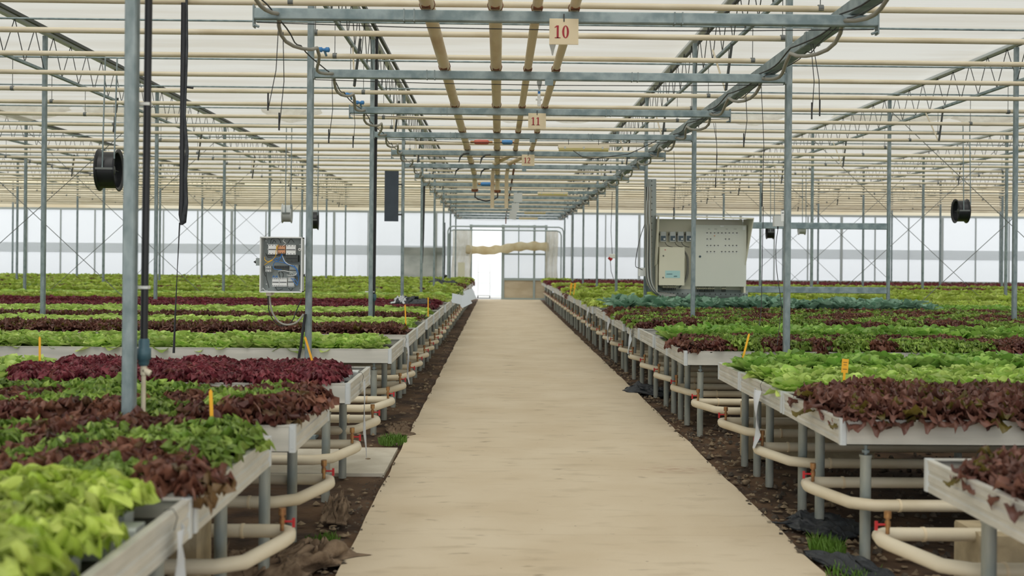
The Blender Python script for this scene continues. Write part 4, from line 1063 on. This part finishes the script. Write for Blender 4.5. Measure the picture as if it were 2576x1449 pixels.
o = obj('knot', MB().cyl(at(471, 219, d - .04), at(486, 221, d - .04), .009, 8), 'black', t); o.location = -O_
# slate board
a, b = at(968, 430, 16.9), at(1002, 557, 16.9)
t = thing('slate_board', 'dark slate coloured rectangular board fixed beside the fourth left post', 'board', (a.x, 16.9, b.z))
obj('panel', MB().bev(0, b.x - a.x, -.008, .008, 0, a.z - b.z, .004), 'slate', t)
obj('bracket', MB().box(b.x - a.x - .01, b.x - a.x + .06, -.012, .012, .1, .13).box(b.x - a.x - .01, b.x - a.x + .06, -.012, .012, .6, .63), 'fix', t)
# ------------------------------------------------------------------ open electric control box on the second left post
d = 8.52; c0 = at(711, 668, d)
t = thing('control_box', 'open grey electric control box full of wires on the second left post', 'control box', tuple(c0))
BX = lambda x_, y_, dd=d: at(630 + x_ / 5.175, 560 + y_ / 5.175, dd)
def part(nm, m, mt, par=None, lb=None):
    o = obj(nm, m, mt, par or t, label=lb)
    o.location = -c0 if par is None else (0, 0, 0); return o
def bxp(x0, y0, x1, y1, da, db, m=None):
    A, B = BX(x0, y0, d), BX(x1, y1, d); m = m or MB(); m.box(A.x, B.x, da, db, B.z, A.z); return m
fr = MB(); A, B = BX(152, 190), BX(682, 905)
th = .008
for bx_ in ((A.x, A.x + th, B.z, A.z), (B.x - th, B.x, B.z, A.z), (A.x, B.x, A.z - th, A.z), (A.x, B.x, B.z, B.z + th)): fr.box(bx_[0], bx_[1], d - .06, d + .05, bx_[2], bx_[3])
part('casing', fr, 'grey_light'); part('back_plate', MB().box(A.x + th, B.x - th, d + .03, d + .05, B.z + th, A.z - th), 'grey_box')
part('rim', MB().box(A.x - .004, A.x + .004, d - .066, d - .056, B.z, A.z).box(B.x - .004, B.x + .004, d - .066, d - .056, B.z, A.z).box(A.x, B.x, d - .066, d - .056, A.z - .004, A.z + .004).box(A.x, B.x, d - .066, d - .056, B.z - .004, B.z + .004), 'white')
def contactor(x0, y0, x1, y1, mt, lb=None, rows=2, nt=3):
    o = part('contactor', bxp(x0, y0, x1, y1, d - .035, d + .03), mt, lb=lb)
    k = MB(); A, B = BX(x0, y0), BX(x1, y1)
    for i in range(nt):
        for zz in (A.z - .007, B.z + .007): k.cyl((A.x + (B.x - A.x) * (i + .5) / nt, d - .034, zz), (A.x + (B.x - A.x) * (i + .5) / nt, d - .038, zz), .0035, 8)
    k.box(A.x + .003, B.x - .003, d - .038, d - .034, (A.z + B.z) / 2 - .003, (A.z + B.z) / 2 + .003)
    kk = obj('terminal', k, 'black', o)
contactor(245, 285, 360, 415, 'white'); contactor(368, 300, 462, 402, 'orange', 'pale orange contactor'); contactor(475, 290, 598, 418, 'white')
contactor(470, 422, 628, 510, 'fix', 'dark relay'); contactor(210, 565, 280, 640, 'grey_light', nt=2); contactor(295, 718, 384, 832, 'white', nt=4); contactor(388, 718, 486, 832, 'white', nt=4)
contactor(500, 705, 578, 838, 'grey_light', nt=3); contactor(520, 550, 632, 690, 'grey_box', nt=4); contactor(320, 560, 520, 600, 'fix', nt=6)
part('rail', bxp(200, 418, 500, 432, d + .0, d + .03).add([], []), 'fix')
sc = MB()
for x_, y_ in ((205, 208), (195, 236), (215, 278), (658, 215), (665, 246), (640, 286), (222, 345), (200, 802), (640, 880)):
    a = BX(x_, y_); sc.cyl((a.x, d + .03, a.z), (a.x, d + .022, a.z), .0055, 8)
part('screw', sc, 'white')
def wires(nm, mt, paths, r, dd=-.05, lb=None):
    m = MB()
    for P_ in paths:
        pts = [BX(x_, y_) for x_, y_ in P_]; fine = []
        for i in range(len(pts) - 1):
            p0, p1, p2, p3 = pts[max(i - 1, 0)], pts[i], pts[i + 1], pts[min(i + 2, len(pts) - 1)]
            for q in range(4):
                s = q / 4; fine.append(.5 * ((2 * p1) + (p2 - p0) * s + (2 * p0 - 5 * p1 + 4 * p2 - p3) * s * s + (3 * p1 - p0 - 3 * p2 + p3) * s ** 3))
        fine.append(pts[-1]); m.tube([(p.x, p.y + dd + .008 * math.sin(i * .7), p.z) for i, p in enumerate(fine)], r, 6)
    part(nm, m, mt, lb=lb)
wires('blue_wires', 'blue', [[(425, 410), (410, 450), (350, 470), (310, 470)], [(430, 410), (440, 480), (500, 545), (590, 570), (640, 650), (640, 740), (620, 820)], [(420, 420), (380, 500), (330, 520), (310, 570), (340, 605), (420, 612)], [(310, 480), (370, 510), (440, 520), (520, 550), (610, 600), (625, 700)], [(330, 460), (390, 490), (420, 440)], [(305, 715), (320, 690), (335, 715)], [(345, 715), (358, 690), (372, 715)], [(560, 740), (590, 780), (625, 815)], [(540, 730), (600, 740), (640, 800)]], .0028)
wires('yellow_wires', 'yellow_wire', [[(360, 300), (350, 380), (350, 430), (300, 490), (250, 520), (200, 550)], [(205, 450), (205, 480), (250, 510), (300, 480)], [(380, 290), (365, 320), (370, 350)]], .0028, -.055)
wires('white_wires', 'white', [[(455, 215), (440, 240), (475, 270), (440, 300)], [(430, 430), (460, 500), (510, 540), (560, 560)], [(375, 630), (450, 625), (530, 640), (565, 650)], [(490, 680), (540, 690), (600, 680), (625, 640)], [(165, 870), (180, 850), (210, 880), (240, 880)]], .0026, -.05)
wires('black_wires', 'wire', [[(280, 270), (290, 215), (380, 210), (410, 270)], [(300, 270), (320, 230), (350, 260)], [(500, 270), (540, 215), (585, 260)], [(215, 400), (240, 450), (300, 450)], [(215, 640), (225, 720), (250, 800), (255, 850)], [(190, 560), (195, 640), (215, 700)], [(400, 715), (385, 660), (400, 640)], [(435, 715), (440, 660), (420, 640)], [(340, 840), (370, 880), (440, 860)], [(510, 850), (540, 885), (570, 850)]], .0028, -.045)
part('knob_switch', bxp(82, 462, 154, 560, d - .03, d + .03), 'grey_box').data
part('knob', MB().cyl(BX(82, 512), BX(60, 512), .012, 12).cyl(BX(60, 512), BX(45, 510), .006, 8), 'black')
a = BX(660, 352); part('gland', MB().lathe([(.004, 0), (.012, 0), (.012, -.012), (.008, -.012)], (a.x, d - .06, a.z), 'Y', 14), 'white')
part('mounting_arm', MB().box(B.x, ROWS_L[0] - .03, d + .02, d + .07, (A.z + B.z) / 2 - .1, (A.z + B.z) / 2 - .08), 'fix')
a = BX(245, 905); part('cable_gland', MB().box(a.x - .02, a.x + .02, d - .03, d + .03, a.z - .03, a.z).cyl((a.x + .035, d, a.z - .02), (a.x + .035, d, a.z), .008, 8), 'cream')
def smooth_tube(pts, r, n=8, k=5):
    out = []
    for i in range(len(pts) - 1):
        p0, p1, p2, p3 = pts[max(i - 1, 0)], pts[i], pts[i + 1], pts[min(i + 2, len(pts) - 1)]
        for q in range(k):
            s = q / k; out.append(.5 * ((2 * p1) + (p2 - p0) * s + (2 * p0 - 5 * p1 + 4 * p2 - p3) * s * s + (3 * p1 - p0 - 3 * p2 + p3) * s ** 3))
    out.append(pts[-1]); return MB().tube(out, r, n)
one('looped_cable', smooth_tube([BX(*p_) for p_ in ((248, 935), (258, 1050), (290, 1180), (370, 1290), (470, 1330), (580, 1310), (650, 1250), (690, 1190))], .0085), 'cable', 'thick pale cable looping below the open control box', 'cable')
one('looped_cable', smooth_tube([BX(x_, y_, d + .02) for x_, y_ in ((228, 935), (232, 1050), (250, 1180), (320, 1290), (400, 1345), (500, 1320), (560, 1250), (610, 1120), (665, 1005))], .0045), 'wire', 'thin dark cable looping behind the pale one under the control box', 'cable')
one('looped_cable', smooth_tube([at(768, 790, 8.56), at(762, 830, 8.56), at(757, 870, 8.56), at(752, 900, 8.56), at(750, 960, 8.56)], .012), 'black', 'thick black cable running down the post below the control box', 'cable')
# ------------------------------------------------------------------ beige control cabinet on the right
d = 16.55; CB = lambda x_, y_, dd=16.55: at(1600 + x_ / 6.0375, 520 + y_ / 6.0375, dd)
c0 = CB(990, 1300); t = thing('control_cabinet', 'large beige hooded control cabinet beside the third right post', 'cabinet', tuple(c0))
def cbx(x0, y0, x1, y1, ya, yb, m=None, b=0):
    A, B = CB(x0, y0), CB(x1, y1); m = m or MB()
    (m.bev(A.x, B.x, ya, yb, B.z, A.z, b) if b else m.box(A.x, B.x, ya, yb, B.z, A.z)); return m
part('back_panel', cbx(325, 175, 1665, 1305, d + .24, d + .26), 'beige')
A, B = CB(325, 175), CB(1665, 1310)
hood = MB(); P0, P1, P2, P3 = CB(312, 150), CB(1742, 185), CB(1665, 880), CB(310, 870)
# roof of the hood, a shallow tilted slab
hood.add([(P0.x, d - .22, P0.z + .01), (P1.x, d - .22, P1.z + .01), (P1.x - .05, d + .27, P1.z + .03), (P0.x + .02, d + .27, P0.z + .03), (P0.x, d - .22, P0.z - .012), (P1.x, d - .22, P1.z - .012), (P1.x - .05, d + .27, P1.z + .01), (P0.x + .02, d + .27, P0.z + .01)], [(0, 1, 2, 3), (7, 6, 5, 4), (0, 4, 5, 1), (1, 5, 6, 2), (2, 6, 7, 3), (3, 7, 4, 0)])
for Pa, Pb, s in ((P1, P2, 1), (P0, P3, -1)):
    e = .012
    hood.add([(Pa.x, d - .22, Pa.z), (Pa.x - s * e, d - .22, Pa.z), (Pa.x - s * .05, d + .26, Pa.z), (Pa.x - s * (.05 + e), d + .26, Pa.z), (Pb.x, d - .02, Pb.z), (Pb.x - s * e, d - .02, Pb.z), (Pb.x, d + .26, Pb.z - .05), (Pb.x - s * e, d + .26, Pb.z - .05)],
             [(0, 1, 5, 4), (0, 2, 6, 4), (1, 3, 7, 5), (0, 1, 3, 2), (4, 5, 7, 6), (2, 3, 7, 6)])
part('hood', hood, 'beige')
part('side_wall', cbx(1640, 880, 1665, 1310, d + .0, d + .24), 'beige'); part('side_wall', MB().box(A.x, A.x + .01, d + .0, d + .24, B.z, CB(325, 870).z), 'beige')
db = part('door_box', cbx(915, 300, 1668, 1215, d + .02, d + .24), 'beige')
dr_ = part('door', cbx(905, 275, 1672, 1215, d - .005, d + .018, b=.004), 'beige_door')
lk = obj('lock', MB().lathe([(.001, -.012), (.013, -.012), (.018, -.006), (.018, 0)], (CB(970, 755).x, d - .006, CB(970, 755).z), 'Y', 12), 'teal_face', dr_)
sw = [[1078, 1132, 1190, 1247, 1302, 1358, 1414, 1470, 1530], [1078, 1132, 1358, 1412], [1078, 1132, 1188, 1245, 1355, 1412, 1468, 1524], [1078, 1132, 1188, 1300, 1355, 1412, 1468, 1524]]
m = MB(); m2 = MB()
for row, y_ in zip(sw, (398, 490, 588, 682)):
    for x_ in row:
        a = CB(x_, y_); m.cyl((a.x, d - .004, a.z), (a.x, d - .022, a.z), .009, 8); m2.box(a.x - .022, a.x + .018, d - .0075, d - .0045, a.z - .022, a.z - .012)
obj('rotary_switch', m, 'black', dr_); obj('label_strip', m2, 'white', dr_)
m = MB(); a = CB(1190, 440); m.cyl((a.x, d - .004, a.z), (a.x, d - .016, a.z), .01, 10); obj('warning_button', m, 'orange', dr_)
m = MB(); A_, B_ = CB(1280, 288), CB(1330, 305); m.box(A_.x, B_.x, d - .007, d - .0045, B_.z, A_.z); A_, B_ = CB(1620, 300), CB(1660, 355); m.box(A_.x, B_.x, d - .007, d - .0045, B_.z, A_.z); obj('sticker', m, 'white', dr_)
m = MB()
for i, x_ in enumerate((1110, 1205, 1380, 1500)): A_, B_ = CB(x_ - 18, 338), CB(x_ + (26 if i % 2 else 14), 343); m.box(A_.x, B_.x, d - .0065, d - .0045, B_.z, A_.z)
obj('heading_text', m, 'ink', dr_)
sb = part('small_cabinet', cbx(350, 612, 735, 1195, d - .02, d + .2, b=.01), 'beige', lb='small cream wall cabinet')
obj('cyan_label', cbx(440, 970, 665, 1082, d - .0225, d - .0195), 'cyan_label', sb)
obj('label_text', cbx(460, 1018, 548, 1028, d - .0245, d - .023, cbx(570, 1050, 620, 1064, d - .0245, d - .023)), 'teal', sb)
m = MB()
for x_, y_ in ((412, 745), (408, 1075)): a = CB(x_, y_); m.cyl((a.x, d - .018, a.z), (a.x, d - .03, a.z), .012, 8)
obj('latch', m, 'fix', sb); a = CB(440, 656); obj('red_mark', MB().box(a.x - .01, a.x + .01, d - .0225, d - .0195, a.z - .006, a.z + .006), 'red', sb)
for i, x_ in enumerate((432, 578, 702, 828)):
    gq = part('thermostat', cbx(x_ - 46, 375, x_ + 46, 530, d + .12, d + .24, b=.012), 'grey_light')
    obj('dial_face', cbx(x_ - 36, 440, x_ + 36, 515, d + .112, d + .119), 'teal_face', gq)
    a = CB(x_ + 14, 490); obj('dial', MB().cyl((a.x, d + .095, a.z), (a.x, d + .112, a.z), .016, 12), 'white', gq)
    a = CB(x_ - 56, 415); obj('side_plug', MB().cyl((a.x - .0, d + .18, a.z), (a.x + .03, d + .18, a.z), .018, 8), 'black', gq)
m = MB(); mm = MB()
for rng_ in (range(430, 620, 26), range(955, 1220, 27), range(1330, 1385, 22)):
    for x_ in rng_:
        y_ = 1195 if x_ < 700 else 1218; a = CB(x_, y_); m.cyl((a.x, d + .1, a.z - .085), (a.x, d + .1, a.z), .0095, 8); mm.cyl((a.x, d + .1, a.z - .04), (a.x, d + .1, a.z - .015), .014, 6)
part('cable_stub', m, 'wire'); part('cable_gland', mm, 'cream')
def cpath(P_, r, mt, nm='wiring', dy=0, lb=None): part(nm, smooth_tube([CB(x_, y_, d + dy) for x_, y_ in P_], r, 6, 4), mt, lb=lb)
for i in range(4): cpath([(738, 665 + 10 * i), (790 - 8 * i, 760), (800 - 8 * i, 900), (790 - 10 * i, 1050), (740 - 5 * i, 1150), (650, 1215 + 8 * i)], .007, 'fix' if i % 2 else 'cable', 'cable_bundle', .12)
for x_ in (440, 590, 690): cpath([(x_, 535), (x_ + 20, 575), (x_ + 70, 605), (x_ + 120, 612)], .005, 'wire', 'wiring', .15)
# frame rails between posts behind the cabinet
for i, (za, zb) in enumerate(((562, 578), (723, 739))):
    A_, B_ = at(2233, za, 16.95), at(2233, zb, 16.95)
    one('frame_rail', MB().bev(2.492, 6.518, 16.925, 16.975, B_.z, A_.z, .006), 'galv_dark', ['upper galvanised rail between the posts behind the cabinet', 'lower galvanised rail between the posts behind the cabinet'][i], 'rail')
# perforated cable tray curving to the cabinet base
tp = [(238, -420), (238, 0), (236, 500), (236, 900), (240, 1080), (258, 1180), (310, 1260), (400, 1305), (600, 1318), (1000, 1326), (1400, 1333), (1700, 1340)]
dd = 16.75; P_ = [CB(x_, y_, dd) for x_, y_ in tp]; out = []
for i in range(len(P_) - 1):
    p0, p1, p2, p3 = P_[max(i - 1, 0)], P_[i], P_[i + 1], P_[min(i + 2, len(P_) - 1)]
    for q in range(5):
        s = q / 5; out.append(.5 * ((2 * p1) + (p2 - p0) * s + (2 * p0 - 5 * p1 + 4 * p2 - p3) * s * s + (3 * p1 - p0 - 3 * p2 + p3) * s ** 3))
out.append(P_[-1]); Ls, Rs = [], []
for i, p_ in enumerate(out):
    tn = (out[min(i + 1, len(out) - 1)] - out[max(i - 1, 0)]).normalized(); nn = Vector((-tn.z, 0, tn.x)) * .075; Ls.append(p_ + nn); Rs.append(p_ - nn)
t = thing('cable_tray', 'perforated grey cable tray bending under the beige cabinet', 'cable tray', tuple(out[0])); c0 = out[0].copy()
part('tray', ribbon(Ls, Rs, .04), 'grey_box')
m = MB()
for i in range(0, len(out) - 1): p_ = (out[i] + out[i + 1]) / 2; m.cyl((p_.x, p_.y + .002, p_.z), (p_.x, p_.y - .002, p_.z), .012, 6)
part('slot', m, 'fix')
for i in range(7):
    xo = 140 + i * 15
    m = smooth_tube([CB(xo + 10 * math.sin(i), -300, 16.6), CB(xo + 14 * math.sin(i * 2), 100, 16.6), CB(xo, 500, 16.6), CB(xo + 6 * math.cos(i), 900, 16.6), CB(xo + 20, 1120 + i * 6, 16.6), CB(xo + 110, 1280 + i * 5, 16.62), CB(420, 1310 + i * 8, 16.62), CB(600, 1335 + i * 3, 16.62)], .009, 6)
    one('cable_run', m, ['cable', 'fix', 'grey_light'][i % 3], f'{["grey", "dark", "pale"][i % 3]} cable running down the third right post, {ordn(i)} from its outer side', 'cable', 'cables running down beside the tray')
one('loose_cable', smooth_tube([CB(130, 270, 16.5), CB(60, 480, 16.5), CB(5, 740, 16.5), CB(-5, 900, 16.5), CB(40, 930, 16.5), CB(100, 960, 16.5)], .006), 'wire', 'thin loose cable hanging left of the third right post', 'cable')
a = CB(90, 990, 16.75); one('junction_box', MB().bev(a.x - .055, a.x + .06, 16.7, 16.8, a.z - .07, a.z + .07, .01), 'white', 'tiny white junction box left of the third right post', 'junction box')
# sensor box on second right post
a = at(1957, 557, 8.55); t = thing('sensor_box', 'small pale sensor box fixed on the second right post', 'sensor box', tuple(a)); w = 11 * 8.55 / F_PX
obj('case', MB().bev(-.038, .043, -.03, .03, -.042, .045, .006), 'grey_light', t); obj('gland', MB().cyl((0, 0, -.042), (0, 0, -.065), .007, 8), 'black', t)
obj('arrow_label', MB().box(.018, .042, -.034, -.031, .05, .09).box(.018, .042, -.031, -.02, .0, .09), 'white', t)
m = MB(); m.add([(.022, -.0345, .07), (.03, -.0345, .078), (.03, -.0345, .062)], [(0, 1, 2)]); m.add([(.038, -.0345, .078), (.038, -.0345, .062), (.031, -.0345, .07)], [(0, 1, 2)]); obj('arrow_mark', m, 'black', t)
one('loose_cable', smooth_tube([at(1957, 576, 8.52), at(1952, 620, 8.52), at(1954, 680, 8.52), at(1966, 770, 8.5), at(1962, 810, 8.5), at(1955, 868, 8.4)], .003), 'wire', 'thin dark cable hanging from the sensor box into the lettuce', 'cable')
one('loose_cable', smooth_tube([at(1920, 520, 11.4), at(1915, 770, 11.4), at(1907, 830, 10.5), at(1906, 870, 10.2)], .004), 'wire', 'long thin cable hanging down between the second and third right posts', 'cable')
# small red connector hanging left of cabinet
a = at(1540, 652, 21.0); t = thing('hanging_plug', 'white and red plug hanging on a cord beside the fourth right post', 'plug', tuple(a))
obj('socket', MB().bev(-.06, .06, -.03, .03, .02, .11, .01), 'white', t); obj('red_plug', MB().cyl((-.07, 0, .04), (-.01, 0, -.02), .035, 10), 'red', t); obj('cord', MB().tube([(0, 0, .1), (-.03, 0, .6), (-.01, 0, 1.4)], .006, 6).tube([(-.04, 0, 0), (-.02, 0, -.25), (.03, 0, -.4)], .006, 6), 'wire', t)
# ------------------------------------------------------------------ far end: rolled plastic, drapes, trolley, portal pipes
d = WALLY - .28; a, b = at(1172, 627, d), at(1380, 622, d); rows = []
for i in range(41):
    u = i / 40; row = []
    for k in range(13):
        q = 2 * PI * k / 12; r = .16 + .04 * mnoise.noise(Vector((u * 9, math.cos(q), math.sin(q)))) + .02 * math.sin(u * 40)
        row.append((a.x + (b.x - a.x) * u, d + .7 * r * math.cos(q), a.z + (b.z - a.z) * u + r * math.sin(q) - .06 * math.sin(PI * 2 * u)))
    rows.append(row)
one('rolled_plastic_curtain', MB().sheet(rows), 'roll', 'tan rolled plastic curtain hanging across the doorway', 'curtain')
def drape(px0, py0, px1, py1, d, mt, label, seed):
    rows = []
    for j in range(21):
        v = j / 20; row = []
        for i in range(17):
            u = i / 16; p_ = at(px0 + (px1 - px0) * u, py0 + (py1 - py0) * v, d)
            row.append((p_.x + .06 * math.sin(v * 5 + seed) * v, d + .08 * math.sin(u * 15 + v * 3 + seed), p_.z))
        rows.append(row)
    one('plastic_drape', MB().sheet(rows), mt, label, 'plastic sheet')
drape(1138, 578, 1186, 722, WALLY - .35, 'clear_sheet', 'creased translucent plastic hanging left of the doorway', 1)
drape(1374, 580, 1404, 725, WALLY - .35, 'clear_sheet', 'creased translucent plastic hanging right of the doorway', 2)
M['stain'] = translucent('stained_sheet', (226, 226, 216), .6, .25, (140, 146, 134), .9, (.5, 1, .8), .35, .62)
a, b = at(1010, 622, WALLY - .1), at(1112, 697, WALLY - .1)
one('stained_film', MB().box(a.x, b.x, WALLY - .1, WALLY - .095, b.z, a.z), 'stain', 'stained grey translucent film on the far wall left of the doorway', 'film')
for i, (xl, xr, zz, dd) in enumerate(((1127, 1418, 569, 33.5), (1130, 1412, 578, 34.5))):
    A_, B_ = at(xl, zz, dd), at(xr, zz + 3, dd); r = .15
    pts = [(A_.x, dd, .9), (A_.x, dd, A_.z - r), (A_.x + r * .3, dd, A_.z - r * .3), (A_.x + r, dd, A_.z), (B_.x - r, dd, B_.z), (B_.x - r * .3, dd, B_.z - r * .3), (B_.x, dd, B_.z - r), (B_.x, dd, .9)]
    one('portal_pipe', MB().tube(pts, .022, 8), 'door_steel', ['thin bent pipe arching over the far path, outer one', 'thin bent pipe arching over the far path, inner one'][i], 'pipe')
A_, B_ = at(1152, 660, 37.5), at(1169, 706, 37.5); one('wall_cabinet', MB().bev(A_.x, B_.x, 37.4, 37.7, B_.z, A_.z, .02), 'beige', 'small beige cabinet left of the far doorway', 'cabinet')
one('wall_cabinet_stand', MB().box(A_.x + .05, A_.x + .09, 37.5, 37.55, 0, B_.z).box(B_.x - .09, B_.x - .05, 37.5, 37.55, 0, B_.z), 'door_steel', 'steel stand carrying the small beige cabinet by the doorway', 'stand')
d = 41.2; A_, B_ = at(1203, 650, d), at(1232, 745, d)
t = thing('trolley', 'white tubular trolley standing outside the open doorway', 'trolley', (A_.x, d, -.04)); W_ = B_.x - A_.x; H_ = A_.z + .04
obj('upright', MB().tube([(0, 0, .12), (0, 0, H_)], .018, 8).tube([(W_, 0, .12), (W_, 0, H_)], .018, 8), 'white_frame', t)
m = MB()
for z_ in (.62, 1.05): m.cyl((0, 0, z_), (W_, 0, z_), .014, 8)
obj('crossbar', m, 'white_frame', t); obj('platform', MB().bev(-.02, W_ + .02, -.3, .3, .1, .14, .01), 'white_frame', t)
for xx in (0, W_):
    for yy in (-.25, .25): obj('wheel', MB().lathe([(.001, -.015), (.05, -.015), (.05, .015), (.001, .015)], (xx, yy, .05), 'X', 14), 'fix', t)
# ------------------------------------------------------------------ light
w = bpy.data.worlds.new('overcast'); SC.world = w; w.use_nodes = True
nt = w.node_tree; bg = nt.nodes['Background']
bg.inputs[0].default_value = (.93, .97, 1.0, 1); bg.inputs[1].default_value = 1.1
sun = bpy.data.lights.new('sun', 'SUN'); sun.energy = 6.0; sun.angle = math.radians(50); sun.color = (1, .975, .93)
so = bpy.data.objects.new('sun', sun); COL.objects.link(so); so.rotation_euler = (math.radians(34), math.radians(-10), 0)
SC.view_settings.view_transform = 'Standard'; SC.view_settings.look = 'None'; SC.view_settings.exposure = 0.62; SC.view_settings.gamma = 1
SC.cycles.max_bounces = 7; SC.cycles.diffuse_bounces = 4; SC.cycles.transparent_max_bounces = 8; SC.cycles.transmission_bounces = 4; SC.cycles.glossy_bounces = 3
SC.cycles.sample_clamp_indirect = 4
